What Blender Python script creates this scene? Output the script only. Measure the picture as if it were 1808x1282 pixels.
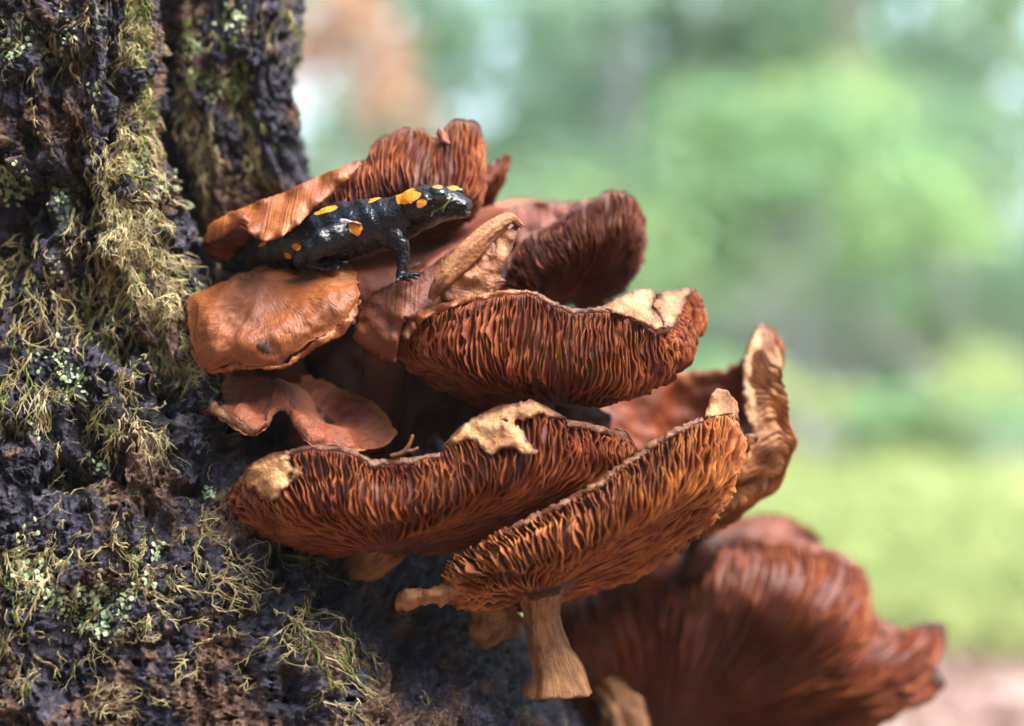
import bpy, bmesh, math, random
import numpy as np
from mathutils import Vector, Matrix
from mathutils.geometry import delaunay_2d_cdt

for o in list(bpy.data.objects):
    bpy.data.objects.remove(o)
random.seed(7)
rng = np.random.default_rng(7)
scene = bpy.context.scene
COL = scene.collection

# ------------------------------------------------------------------ camera, world, sun, exposure
D = 0.80                    # metres from the lens to the plane in focus
FW = 0.50                   # width of that plane
S = FW / 1808.0             # metres per photo pixel in that plane
ZC = 0.45                   # lens height over the forest floor
cam = bpy.data.cameras.new('camera')
cam.sensor_width = 36.0
cam.lens = 36.0 * D / FW
cam.clip_start = 0.02
cam.clip_end = 600.0
cam.dof.use_dof = True
cam.dof.focus_distance = D - 0.02
cam.dof.aperture_fstop = (cam.lens / 1000.0) / 0.026
cam.dof.aperture_blades = 0
cam_o = bpy.data.objects.new('camera', cam)
COL.objects.link(cam_o)
cam_o.location = (0, -D, ZC)
cam_o.rotation_euler = (math.radians(90), 0, 0)
scene.camera = cam_o

SUN_EL, SUN_AZ = math.radians(58), math.radians(118)    # azimuth from +Y towards +X
world = bpy.data.worlds.new('World')
scene.world = world
world.use_nodes = True
wn = world.node_tree
bg = wn.nodes['Background']
sky = wn.nodes.new('ShaderNodeTexSky')
sky.sky_type = 'NISHITA'
sky.sun_disc = False
sky.sun_elevation = SUN_EL
sky.sun_rotation = SUN_AZ
sky.dust_density = 3.0
sky.air_density = 1.0
sky.ozone_density = 1.0
wn.links.new(sky.outputs[0], bg.inputs[0])
bg.inputs[1].default_value = 0.10
sun = bpy.data.lights.new('sun', 'SUN')
sun.energy = 1.5
sun.angle = math.radians(40)
sun.color = (1.0, 0.96, 0.91)
sun_o = bpy.data.objects.new('sun', sun)
COL.objects.link(sun_o)
sd = Vector((math.sin(SUN_AZ) * math.cos(SUN_EL), math.cos(SUN_AZ) * math.cos(SUN_EL), math.sin(SUN_EL)))
sun_o.rotation_euler = sd.to_track_quat('Z', 'Y').to_euler()
sun_o.location = sd * 30

scene.render.engine = 'CYCLES'
scene.cycles.use_denoising = True
scene.cycles.max_bounces = 8
scene.cycles.diffuse_bounces = 4
scene.cycles.transmission_bounces = 6
scene.view_settings.view_transform = 'Standard'
scene.view_settings.look = 'None'
scene.view_settings.gamma = 1.0
scene.view_settings.use_curve_mapping = False
scene.view_settings.exposure = 3.28


# ------------------------------------------------------------------ helpers
def P(px, py, d=0.0):
    """A photo pixel at d millimetres behind the focus plane -> point in metres."""
    d = d * 0.001
    k = S * (D + d) / D
    return np.array([(px - 904.0) * k, d, ZC + (641.0 - py) * k])


def PA(lst):
    return np.array([P(*p[:3]) for p in lst])


def tag(o, label=None, cat=None, group=None, kind=None):
    if label: o['label'] = label
    if cat: o['category'] = cat
    if group: o['group'] = group
    if kind: o['kind'] = kind
    return o


def empty(name, loc, label, cat, group=None):
    o = bpy.data.objects.new(name, None)
    COL.objects.link(o)
    o.location = tuple(loc)
    o.empty_display_size = 0.02
    return tag(o, label, cat, group)


def link(name, me, parent=None, kind=None):
    o = bpy.data.objects.new(name, me)
    COL.objects.link(o)
    if parent is not None:
        o.parent = parent
        bpy.context.view_layer.update()
        o.matrix_parent_inverse = parent.matrix_world.inverted()
    if kind: o['kind'] = kind
    return o


def mesh(name, V, F, mats, smooth=True, uv=None, attrs=None, fmat=None):
    me = bpy.data.meshes.new(name)
    V = np.asarray(V, dtype=np.float32)
    F = np.asarray(F, dtype=np.int32) if not isinstance(F, list) else F
    if isinstance(F, np.ndarray):
        n, k = F.shape
        me.vertices.add(len(V))
        me.vertices.foreach_set('co', V.ravel())
        me.loops.add(n * k)
        me.loops.foreach_set('vertex_index', F.ravel())
        me.polygons.add(n)
        me.polygons.foreach_set('loop_start', np.arange(n, dtype=np.int32) * k)
        me.update(calc_edges=True)
    else:
        me.from_pydata(V.tolist(), [], F)
        me.update()
    for m in (mats if isinstance(mats, (list, tuple)) else [mats]):
        me.materials.append(m)
    if fmat is not None:
        me.polygons.foreach_set('material_index', np.asarray(fmat, dtype=np.int32))
    if uv is not None:
        l = me.uv_layers.new(name='UVMap')
        vi = np.empty(len(me.loops), dtype=np.int32)
        me.loops.foreach_get('vertex_index', vi)
        l.data.foreach_set('uv', np.asarray(uv, dtype=np.float32)[vi].ravel())
    for k, a in (attrs or {}).items():
        t = me.attributes.new(k, 'FLOAT', 'POINT')
        t.data.foreach_set('value', np.asarray(a, dtype=np.float32).ravel())
    if smooth:
        me.polygons.foreach_set('use_smooth', np.ones(len(me.polygons), dtype=bool))
    me.validate()
    me.update()
    return me


# --- vectorised gradient-ish noise
_perm = np.random.default_rng(3).permutation(4096)
_val = np.random.default_rng(4).uniform(-1, 1, 4096)


def vnoise(x, y, z=0.0):
    x, y, z = np.broadcast_arrays(np.asarray(x, float), np.asarray(y, float), np.asarray(z, float))
    xi, yi, zi = np.floor(x).astype(int), np.floor(y).astype(int), np.floor(z).astype(int)
    fx, fy, fz = x - xi, y - yi, z - zi
    fx, fy, fz = [f * f * f * (f * (f * 6 - 15) + 10) for f in (fx, fy, fz)]

    def h(a, b, c):
        return _val[_perm[(_perm[(_perm[a & 4095] + b) & 4095] + c) & 4095]]
    r = 0
    for a, wa in ((0, 1 - fx), (1, fx)):
        for b, wb in ((0, 1 - fy), (1, fy)):
            for c, wc in ((0, 1 - fz), (1, fz)):
                r = r + h(xi + a, yi + b, zi + c) * wa * wb * wc
    return r


def fbm(x, y, z=0.0, o=4, g=0.5):
    r, a = 0, 1.0
    for i in range(o):
        r = r + a * vnoise(x * 2 ** i + 17.3 * i, y * 2 ** i - 9.1 * i, z * 2 ** i + 3.7 * i)
        a *= g
    return r


def ridged(x, y, z=0.0, o=3):
    r, a = 0, 1.0
    for i in range(o):
        r = r + a * (1 - 2 * np.abs(vnoise(x * 2 ** i + 31.7 * i, y * 2 ** i + 11.9 * i, z)))
        a *= 0.5
    return r


def hermite(C, n, closed=False, par=None, tq=None):
    """Catmull-Rom through C (k, ..., 3) along axis 0 with chord parameters par -> n samples."""
    C = np.asarray(C, float)
    k = len(C)
    if par is None:
        nx = np.roll(C, -1, 0) - C
        L = np.sqrt((nx ** 2).sum(-1))
        L = L.reshape(k, -1).mean(1) + 1e-9
        par = np.concatenate([[0], np.cumsum(L)])
        if not closed:
            par = par[:-1]
    par = np.asarray(par, float)
    if closed:
        T = par[-1]
        Cx = np.concatenate([C[-1:], C, C[:2]])
        px = np.concatenate([[par[-2] - T], par[:-1], [T, T + par[1]]])
        q = np.arange(n) / n * T if tq is None else tq
        off = 1
    else:
        Cx = np.concatenate([2 * C[:1] - C[1:2], C, 2 * C[-1:] - C[-2:-1]])
        px = np.concatenate([[2 * par[0] - par[1]], par, [2 * par[-1] - par[-2]]])
        q = np.linspace(par[0], par[-1], n) if tq is None else tq
        off = 1
    i = np.clip(np.searchsorted(px, q, 'right') - 1, off, len(px) - 3)
    sh = (-1,) + (1,) * (C.ndim - 1)
    p0, p1, p2, p3 = Cx[i - 1], Cx[i], Cx[i + 1], Cx[i + 2]
    t0, t1, t2, t3 = [px[i + j].reshape(sh) for j in (-1, 0, 1, 2)]
    m1 = ((p2 - p1) / (t2 - t1) * (t1 - t0) + (p1 - p0) / (t1 - t0) * (t2 - t1)) / (t2 - t0)
    m2 = ((p3 - p2) / (t3 - t2) * (t2 - t1) + (p2 - p1) / (t2 - t1) * (t3 - t2)) / (t3 - t1)
    h = t2 - t1
    s = (q.reshape(sh) - t1) / h
    return (2 * s ** 3 - 3 * s ** 2 + 1) * p1 + (s ** 3 - 2 * s ** 2 + s) * h * m1 + (-2 * s ** 3 + 3 * s ** 2) * p2 + (s ** 3 - s ** 2) * h * m2


def grid_normals(G, closed_u):
    """G (nv, nu, 3) -> unit normals."""
    if closed_u:
        du = np.roll(G, -1, 1) - np.roll(G, 1, 1)
    else:
        du = np.gradient(G, axis=1)
    dv = np.gradient(G, axis=0)
    n = np.cross(du, dv)
    return n / (np.linalg.norm(n, axis=-1, keepdims=True) + 1e-12)


def grid_faces(nv, nu, closed_u, base=0, flip=False):
    j = np.arange(nv - 1)[:, None]
    i = np.arange(nu if closed_u else nu - 1)[None, :]
    a = j * nu + i
    b = j * nu + (i + 1) % nu
    F = np.stack([a, b, b + nu, a + nu], -1).reshape(-1, 4)
    if flip:
        F = F[:, ::-1]
    return F + base


def tube(path, radii, sides=12, cap=True, seed=0, rough=0.0, n=None):
    """Tube round a smoothed path -> V, F(list), uv."""
    path = np.asarray(path, float)
    n = n or max(6, len(path) * 6)
    q = hermite(path, n)
    r = np.interp(np.linspace(0, 1, n), np.linspace(0, 1, len(radii)), radii)
    t = np.gradient(q, axis=0)
    t /= np.linalg.norm(t, axis=1, keepdims=True) + 1e-12
    up = np.array([0.31, 0.9, 0.2])
    a = np.cross(t, up); a /= np.linalg.norm(a, axis=1, keepdims=True)
    b = np.cross(t, a)
    th = np.arange(sides) / sides * 2 * math.pi
    rr = r[:, None] * np.ones(sides)
    if rough:
        rr = rr * (1 + rough * fbm(np.cos(th)[None] * 2.5 + seed, np.sin(th)[None] * 2.5, np.linspace(0, 1, n)[:, None] * 2.2, 3))
    V = q[:, None] + rr[..., None] * (np.cos(th)[None, :, None] * a[:, None] + np.sin(th)[None, :, None] * b[:, None])
    F = grid_faces(n, sides, True).tolist()
    V = V.reshape(-1, 3)
    uv = np.stack(np.broadcast_arrays(th[None] / 6.2832, np.linspace(0, 1, n)[:, None]), -1).reshape(-1, 2)
    if cap:
        V = np.vstack([V, q[0] - t[0] * r[0] * .15, q[-1] + t[-1] * r[-1] * .15])
        uv = np.vstack([uv, [.5, 0], [.5, 1]])
        k = len(V)
        for i in range(sides):
            F.append([(i + 1) % sides, i, k - 2])
            e = (n - 1) * sides
            F.append([e + i, e + (i + 1) % sides, k - 1])
    return V, F, uv


# ------------------------------------------------------------------ materials
def mat(name):
    m = bpy.data.materials.new(name)
    m.use_nodes = True
    nt = m.node_tree
    b = nt.nodes['Principled BSDF']
    return m, nt, b


def N(nt, t, **kw):
    n = nt.nodes.new(t)
    for k, v in kw.items():
        if k in n.inputs.keys() if not hasattr(n, k) else False:
            n.inputs[k].default_value = v
        else:
            setattr(n, k, v)
    return n


def noise(nt, vec, scale, detail=4, rough=0.55, dist=0.0):
    n = nt.nodes.new('ShaderNodeTexNoise')
    n.inputs['Scale'].default_value = scale
    n.inputs['Detail'].default_value = detail
    n.inputs['Roughness'].default_value = rough
    n.inputs['Distortion'].default_value = dist
    if vec is not None:
        nt.links.new(vec, n.inputs['Vector'])
    return n.outputs['Fac']


def ramp(nt, fac, stops):
    r = nt.nodes.new('ShaderNodeValToRGB')
    e = r.color_ramp.elements
    while len(e) < len(stops):
        e.new(0.5)
    for i, (p, c) in enumerate(stops):
        e[i].position = p
        e[i].color = (*c, 1)
    nt.links.new(fac, r.inputs[0])
    return r.outputs[0]


def mix(nt, fac, a, b, mode='MIX'):
    m = nt.nodes.new('ShaderNodeMix')
    m.data_type = 'RGBA'
    m.blend_type = mode
    for s, v in ((0, fac), (6, a), (7, b)):
        if isinstance(v, (int, float)):
            m.inputs[s].default_value = v
        elif isinstance(v, tuple):
            m.inputs[s].default_value = (*v, 1)
        else:
            nt.links.new(v, m.inputs[s])
    return m.outputs[2]


def mathn(nt, op, a, b=0.5, clamp=False):
    m = nt.nodes.new('ShaderNodeMath')
    m.operation = op
    m.use_clamp = clamp
    for i, v in enumerate((a, b)):
        if isinstance(v, (int, float)):
            m.inputs[i].default_value = v
        else:
            nt.links.new(v, m.inputs[i])
    return m.outputs[0]


def smap(nt, fac, lo, hi):
    m = nt.nodes.new('ShaderNodeMapRange')
    m.interpolation_type = 'SMOOTHSTEP'
    m.inputs[1].default_value = lo
    m.inputs[2].default_value = hi
    nt.links.new(fac, m.inputs[0])
    return m.outputs[0]


def attr(nt, name):
    a = nt.nodes.new('ShaderNodeAttribute')
    a.attribute_name = name
    return a.outputs['Fac']


def pos(nt):
    return nt.nodes.new('ShaderNodeNewGeometry').outputs['Position']


def scaled(nt, vec, sc):
    m = nt.nodes.new('ShaderNodeMapping')
    m.inputs['Scale'].default_value = sc
    nt.links.new(vec, m.inputs['Vector'])
    return m.outputs[0]


def uvvec(nt):
    u = nt.nodes.new('ShaderNodeUVMap')
    u.uv_map = 'UVMap'
    return u.outputs[0]


def bump(nt, b, h, strength, dist):
    n = nt.nodes.new('ShaderNodeBump')
    n.inputs['Strength'].default_value = strength
    n.inputs['Distance'].default_value = dist
    nt.links.new(h, n.inputs['Height'])
    nt.links.new(n.outputs[0], b.inputs['Normal'])
    return n


def kc(c, k=0.385, g=.71, b=.36):
    return (c[0] * k * 1.12, c[1] * k * g, c[2] * k * b)


def skin_mat(name, dark, mid, light, rimcol, rough=0.55, fib=1.0, bumpk=0.6, rimw=0.10):
    """Cap skin: radial fibrils, blotches, a paler margin (V runs 0 at the rim to 1 at the middle)."""
    m, nt, b = mat(name)
    dark, mid, light, rimcol = kc(dark), kc(mid), kc(light), kc(rimcol)
    uv = uvvec(nt)
    f1 = noise(nt, scaled(nt, uv, (210 * fib, 9, 1)), 1.0, 4, 0.6, 0.4)
    f2 = noise(nt, pos(nt), 120, 4, 0.6, 0.6)
    bl = noise(nt, pos(nt), 38, 5, 0.6)
    c = ramp(nt, mathn(nt, 'ADD', mathn(nt, 'MULTIPLY', f1, .48), mathn(nt, 'MULTIPLY', bl, .52)),
             [(0.34, dark), (0.50, mid), (0.66, light)])
    c = mix(nt, mathn(nt, 'MULTIPLY', smap(nt, f2, .5, .75), .35), c, light)
    sp = noise(nt, pos(nt), 420, 1, 0.5)
    c = mix(nt, mathn(nt, 'MULTIPLY', smap(nt, sp, .74, .78), .8), c, tuple(x * .15 for x in dark))
    sep = nt.nodes.new('ShaderNodeSeparateXYZ')
    nt.links.new(uv, sep.inputs[0])
    v = mathn(nt, 'ADD', sep.outputs[1], mathn(nt, 'MULTIPLY', mathn(nt, 'SUBTRACT', f2, .5), rimw * 1.2))
    k = smap(nt, v, 0.01, rimw)
    c = mix(nt, k, rimcol, c)
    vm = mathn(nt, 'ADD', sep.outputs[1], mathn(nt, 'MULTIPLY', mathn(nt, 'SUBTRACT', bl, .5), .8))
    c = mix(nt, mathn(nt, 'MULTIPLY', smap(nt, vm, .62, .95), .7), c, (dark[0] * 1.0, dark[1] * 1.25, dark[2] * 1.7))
    nt.links.new(c, b.inputs['Base Color'])
    b.inputs['Roughness'].default_value = rough
    b.inputs['Specular IOR Level'].default_value = 0.45
    h = mathn(nt, 'ADD', f1, mathn(nt, 'MULTIPLY', noise(nt, pos(nt), 260, 4, .6), .8))
    bump(nt, b, h, bumpk, 0.0012)
    return m


M = {}
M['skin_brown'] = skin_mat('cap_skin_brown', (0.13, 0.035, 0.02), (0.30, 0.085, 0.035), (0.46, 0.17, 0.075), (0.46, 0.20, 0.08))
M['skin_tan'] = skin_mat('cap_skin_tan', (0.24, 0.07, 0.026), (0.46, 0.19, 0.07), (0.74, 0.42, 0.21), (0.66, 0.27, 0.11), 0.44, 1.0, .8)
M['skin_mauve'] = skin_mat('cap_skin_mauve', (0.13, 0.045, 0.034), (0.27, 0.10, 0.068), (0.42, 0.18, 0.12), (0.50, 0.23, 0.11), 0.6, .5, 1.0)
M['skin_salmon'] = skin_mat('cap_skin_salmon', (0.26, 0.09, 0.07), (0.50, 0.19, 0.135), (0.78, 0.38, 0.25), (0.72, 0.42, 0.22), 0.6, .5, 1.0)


def gill_mats(name, base, edge):
    m, nt, b = mat(name)
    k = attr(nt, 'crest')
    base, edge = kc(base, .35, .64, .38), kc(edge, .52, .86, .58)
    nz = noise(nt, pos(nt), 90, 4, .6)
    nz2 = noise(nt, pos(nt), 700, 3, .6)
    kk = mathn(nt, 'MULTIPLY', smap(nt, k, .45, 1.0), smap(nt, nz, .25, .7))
    c = mix(nt, kk, base, edge)  # crests paler, bases darker: gill colour plus painted contrast of lit edges, shaded gaps
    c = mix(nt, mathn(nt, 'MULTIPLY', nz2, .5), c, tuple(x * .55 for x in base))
    st = noise(nt, pos(nt), 30, 4, .6)
    c = mix(nt, mathn(nt, 'MULTIPLY', smap(nt, st, .50, .66), .6), c, (base[0] * .55, base[1] * .4, base[2] * .45))
    nt.links.new(c, b.inputs['Base Color'])
    b.inputs['Roughness'].default_value = 0.6
    b.inputs['Specular IOR Level'].default_value = 0.18
    bump(nt, b, noise(nt, pos(nt), 900, 3, .6), .4, .0006)
    return m


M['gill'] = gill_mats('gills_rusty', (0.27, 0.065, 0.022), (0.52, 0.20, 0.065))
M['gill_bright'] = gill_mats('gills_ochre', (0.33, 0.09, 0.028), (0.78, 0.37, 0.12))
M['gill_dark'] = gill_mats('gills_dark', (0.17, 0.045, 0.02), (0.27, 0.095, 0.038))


def plain_mat(name, cols, scale=60, rough=0.65, bk=.5, bscale=500, bd=.0008):
    m, nt, b = mat(name)
    cols = [kc(q, .44, .88, .68) for q in cols]
    c = ramp(nt, noise(nt, pos(nt), scale, 5, .6), [(0.32, cols[0]), (0.5, cols[1]), (0.68, cols[2])])
    if 'dried' in name:
        ed = mathn(nt, 'ADD', attr(nt, 'edge'), mathn(nt, 'MULTIPLY', mathn(nt, 'SUBTRACT', noise(nt, pos(nt), 160, 4, .6), .5), .9))
        c = mix(nt, smap(nt, ed, .05, .60), (.10, .032, .011), c)
    sp = noise(nt, pos(nt), scale * 5, 2, .5)
    c = mix(nt, mathn(nt, 'MULTIPLY', smap(nt, sp, .62, .72), .55), c, tuple(x * .5 for x in cols[0]))
    nt.links.new(c, b.inputs['Base Color'])
    b.inputs['Roughness'].default_value = rough
    bump(nt, b, noise(nt, pos(nt), bscale, 4, .6), bk, bd)
    return m


M['flesh'] = plain_mat('gill_flesh', ((0.10, 0.022, 0.012), (0.17, 0.04, 0.016), (0.26, 0.07, 0.025)), 80)
M['pale'] = plain_mat('dried_pale_flesh', ((0.36, 0.15, 0.05), (0.72, 0.44, 0.18), (0.92, 0.70, 0.42)), 110, .6, .9, 420, .0016)
M['tanflesh'] = plain_mat('dried_tan_flesh', ((0.26, 0.09, 0.035), (0.52, 0.24, 0.10), (0.74, 0.46, 0.24)), 100, .6, .9, 420, .0016)
def stem_mat():
    m, nt, b = mat('stem_flesh')
    uv = uvvec(nt)
    f = noise(nt, scaled(nt, uv, (46, 3.5, 1)), 1.0, 5, .65, .5)
    bl = noise(nt, pos(nt), 70, 5, .6)
    c = ramp(nt, mathn(nt, 'ADD', mathn(nt, 'MULTIPLY', f, .5), mathn(nt, 'MULTIPLY', bl, .5)), [(0.36, (0.07, 0.02, 0.006)), (0.5, (0.20, 0.078, 0.020)), (0.63, (0.32, 0.15, 0.045))])
    c = mix(nt, mathn(nt, 'MULTIPLY', smap(nt, noise(nt, pos(nt), 420, 2), .62, .70), .7), c, (.03, .01, .005))
    nt.links.new(c, b.inputs['Base Color'])
    b.inputs['Roughness'].default_value = .65
    bump(nt, b, mathn(nt, 'ADD', f, mathn(nt, 'MULTIPLY', noise(nt, pos(nt), 350, 4, .6), .5)), .9, .0018)
    return m


M['stem'] = stem_mat()
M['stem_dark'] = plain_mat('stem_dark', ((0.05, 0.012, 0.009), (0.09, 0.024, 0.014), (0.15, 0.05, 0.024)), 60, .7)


def bark_mat():
    m, nt, b = mat('bark')
    p = pos(nt)
    n1 = noise(nt, p, 22, 6, .62)
    n2 = noise(nt, p, 120, 5, .65)
    n3 = noise(nt, p, 520, 4, .65)
    c = ramp(nt, mathn(nt, 'ADD', mathn(nt, 'MULTIPLY', n2, .6), mathn(nt, 'MULTIPLY', n3, .4)),
             [(0.36, (0.006, 0.006, 0.010)), (0.50, (0.028, 0.026, 0.042)), (0.64, (0.15, 0.135, 0.20))])
    brown = ramp(nt, n3, [(0.34, (0.025, 0.012, 0.009)), (0.5, (0.14, 0.072, 0.045)), (0.66, (0.38, 0.235, 0.14))])
    c = mix(nt, smap(nt, n1, .505, .59), c, brown)
    k = attr(nt, 'ridge')
    kk = mathn(nt, 'MULTIPLY', smap(nt, k, .55, .95), smap(nt, noise(nt, p, 60, 4, .6), .42, .60))
    tan = ramp(nt, n3, [(0.3, (0.11, 0.08, 0.035)), (0.5, (0.30, 0.23, 0.10)), (0.7, (0.48, 0.39, 0.20))])
    c = mix(nt, mathn(nt, 'MULTIPLY', kk, .6), c, tan)
    g = mathn(nt, 'MULTIPLY', smap(nt, noise(nt, scaled(nt, p, (1, 1, 1)), 34, 5, .6), .60, .68), smap(nt, n2, .40, .60))
    c = mix(nt, mathn(nt, 'MULTIPLY', g, .75), c, ramp(nt, n3, [(0.35, (0.10, 0.15, 0.07)), (0.65, (0.34, 0.42, 0.24))]))
    c = mix(nt, 1.0, c, (.50, .50, .53), 'MULTIPLY')
    nt.links.new(c, b.inputs['Base Color'])
    r = ramp(nt, n2, [(0.35, (.26,) * 3), (0.65, (.62,) * 3)])
    nt.links.new(r, b.inputs['Roughness'])
    b.inputs['Specular IOR Level'].default_value = 0.26
    h = mathn(nt, 'ADD', mathn(nt, 'MULTIPLY', n2, 1.0), mathn(nt, 'MULTIPLY', n3, .7))
    bump(nt, b, h, .9, .003)
    return m


M['bark'] = bark_mat()


def fibre_mat(name, a, bcol, scale=140, trans=0.0):
    m, nt, b = mat(name)
    c = ramp(nt, noise(nt, pos(nt), scale, 3, .6), [(0.32, a), (0.68, bcol)])
    nt.links.new(c, b.inputs['Base Color'])
    b.inputs['Roughness'].default_value = 0.75
    b.inputs['Specular IOR Level'].default_value = 0.25
    if trans:
        t = nt.nodes.new('ShaderNodeBsdfTranslucent')
        nt.links.new(c, t.inputs[0])
        ms = nt.nodes.new('ShaderNodeMixShader')
        ms.inputs[0].default_value = trans
        out = nt.nodes['Material Output']
        nt.links.new(b.outputs[0], ms.inputs[1])
        nt.links.new(t.outputs[0], ms.inputs[2])
        nt.links.new(ms.outputs[0], out.inputs[0])
    return m


M['moss_tan'] = fibre_mat('moss_dry', (0.12, 0.09, 0.035), (0.42, 0.36, 0.18))
M['moss_green'] = fibre_mat('moss_green', (0.07, 0.10, 0.015), (0.20, 0.26, 0.05), 140, .25)
M['lichen'] = fibre_mat('lichen', (0.16, 0.22, 0.10), (0.36, 0.43, 0.26), 300)
M['leaf_a'] = fibre_mat('leaf_green', (0.14, 0.27, 0.13), (0.26, 0.42, 0.22), 1.5, .55)
M['leaf_b'] = fibre_mat('leaf_yellow_green', (0.19, 0.33, 0.11), (0.33, 0.47, 0.20), 1.5, .55)
M['leaf_c'] = fibre_mat('leaf_blue_green', (0.16, 0.28, 0.18), (0.28, 0.44, 0.30), 1.5, .55)
M['leaf_d'] = fibre_mat('leaf_autumn', (0.36, 0.18, 0.11), (0.54, 0.32, 0.21), 1.5, .45)
M['leaf_dark'] = fibre_mat('leaf_deep_green', (0.05, 0.10, 0.03), (0.10, 0.17, 0.05), 1.5, .4)
M['bgbark'] = fibre_mat('grey_bark', (0.22, 0.22, 0.23), (0.40, 0.39, 0.38), 8)
M['bgbark_dark'] = fibre_mat('dark_bark', (0.07, 0.07, 0.09), (0.15, 0.15, 0.19), 8)
M['bgbark_tan'] = fibre_mat('tan_bark', (0.30, 0.24, 0.17), (0.48, 0.40, 0.30), 8)
M['grass'] = fibre_mat('grass', (0.27, 0.34, 0.12), (0.44, 0.50, 0.22), .9, .45)
M['litter'] = fibre_mat('leaf_litter', (0.20, 0.11, 0.09), (0.42, 0.30, 0.26), 5, .25)


def ground_mat():
    m, nt, b = mat('forest_floor')
    p = pos(nt)
    c1 = ramp(nt, noise(nt, p, 9, 6, .6), [(0.35, (0.10, 0.06, 0.045)), (0.6, (0.30, 0.19, 0.15))])
    c2 = ramp(nt, noise(nt, p, 4, 6, .6), [(0.35, (0.15, 0.20, 0.05)), (0.65, (0.30, 0.38, 0.10))])
    sep = nt.nodes.new('ShaderNodeSeparateXYZ')
    nt.links.new(p, sep.inputs[0])
    f = mathn(nt, 'ADD', sep.outputs[1], mathn(nt, 'MULTIPLY', noise(nt, p, .8, 3), 2.0))
    c = mix(nt, smap(nt, f, 2.6, 4.2), c1, c2)
    nt.links.new(c, b.inputs['Base Color'])
    b.inputs['Roughness'].default_value = .9
    bump(nt, b, noise(nt, p, 14, 6, .65), .7, .03)
    return m


M['ground'] = ground_mat()


# ------------------------------------------------------------------ ground and the wood behind
def ground_z(x, y):
    return 0.05 * fbm(x * .35, y * .35, 0.3, 3) * np.clip((y - .6) / 2.5, 0, 1)


gx = np.sign(np.linspace(-1, 1, 160)) * np.abs(np.linspace(-1, 1, 160)) ** 2.4 * 160
gy = np.sign(np.linspace(-1, 1, 160)) * np.abs(np.linspace(-1, 1, 160)) ** 2.4 * 160
GX, GY = np.meshgrid(gx, gy)
V = np.stack([GX, GY, ground_z(GX, GY)], -1).reshape(-1, 3)
tag(link('ground', mesh('ground', V, grid_faces(160, 160, False), M['ground']), kind='structure'),
    'forest floor of brown soil and thin moss under the trees')


def blades(n, xf, yf, h, w, lean, seed):
    r = np.random.default_rng(seed)
    y = yf(r.random(n)); x = xf(r.uniform(-1, 1, n), y)
    z = ground_z(x, y)
    hh = h * r.uniform(.5, 1.3, n); a = r.uniform(0, math.pi, n)
    dx, dy = np.cos(a) * w, np.sin(a) * w
    lx, ly = r.normal(0, lean, n) * hh, r.normal(0, lean, n) * hh
    p0 = np.stack([x - dx, y - dy, z - .01], 1); p1 = np.stack([x + dx, y + dy, z - .01], 1)
    p2 = np.stack([x + dx * .6 + lx * .5, y + dy * .6 + ly * .5, z + hh * .65], 1)
    p3 = np.stack([x + lx, y + ly, z + hh], 1)
    V = np.stack([p0, p1, p2, p3], 1).reshape(-1, 3)
    return V, np.arange(4 * n).reshape(-1, 4)


V, F = blades(52000, lambda u, y: u * (y + .8) * .40 + (y + .8) * .12, lambda q: 1.5 + 13 * q ** 1.15, .10, .006, .6, 5)
tag(link('grass', mesh('grass', V, F, M['grass'], False), kind='stuff'), 'sunlit yellow-green grass of the clearing', 'grass')
# loose fallen leaves close to the tree
n = 5200
r = np.random.default_rng(9)
ly = 0.9 + 3.6 * r.random(n) ** 1.2
lx = r.uniform(-1, 1, n) * (ly + .8) * .42 + .1
c = np.stack([lx, ly, ground_z(lx, ly) + r.uniform(.005, .03, n)], 1)
a = r.normal(0, 1, (n, 3)); a[:, 2] *= .35; a /= np.linalg.norm(a, axis=1, keepdims=True)
bq = np.cross(a, r.normal(0, .3, (n, 3)) + [0, 0, 1]); bq /= np.linalg.norm(bq, axis=1, keepdims=True)
sz = r.uniform(.02, .045, (n, 1))
V = np.stack([c - a * sz, c - bq * sz * .6, c + a * sz, c + bq * sz * .6], 1).reshape(-1, 3)
tag(link('leaf_litter', mesh('leaf_litter', V, np.arange(4 * n).reshape(-1, 4), M['litter'], False), kind='stuff'),
    'pinkish brown fallen leaves lying on the forest floor', 'fallen leaves')


def leaf_cloud(centres, radii, per, size, seed):
    r = np.random.default_rng(seed)
    out = []
    for c, rad in zip(centres, radii):
        d = r.normal(0, 1, (per, 3)); d /= np.linalg.norm(d, axis=1, keepdims=True)
        p = np.array(c) + d * np.array(rad) * r.random((per, 1)) ** .45
        out.append(p)
    p = np.vstack(out); n = len(p)
    a = r.normal(0, 1, (n, 3)); a[:, 2] *= .7; a /= np.linalg.norm(a, axis=1, keepdims=True)
    b = np.cross(a, r.normal(0, 1, (n, 3))); b /= np.linalg.norm(b, axis=1, keepdims=True)
    s = size * r.uniform(.6, 1.3, (n, 1))
    V = np.stack([p - a * s, p - b * s * .5, p + a * s, p + b * s * .5], 1).reshape(-1, 3)
    V[:, 2] = np.maximum(V[:, 2], .02)
    return V, np.arange(4 * n).reshape(-1, 4)


def limbs(base, pts, r0, mat_, name, parent, trunk_top):
    Vs, Fs = [], []
    k = 0
    path = [base, base + (trunk_top - base) * .5 + np.array([.06, .03, 0]), trunk_top]
    todo = [(path, [r0 * 1.35, r0, r0 * .45])]
    for q in pts:
        t = random.uniform(.3, .85)
        st = base + (trunk_top - base) * t
        todo.append(([st, (st + q) / 2 + np.array([0, 0, .15]), q], [r0 * .35, r0 * .2, r0 * .07]))
    for pa, ra in todo:
        v, f, _ = tube(pa, ra, 9, n=10, rough=.12, seed=k)
        Vs.append(v); Fs += [[i + k for i in ff] for ff in f]
        k += len(v)
    return link(name, mesh(name, np.vstack(Vs), Fs, mat_), parent)


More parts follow.
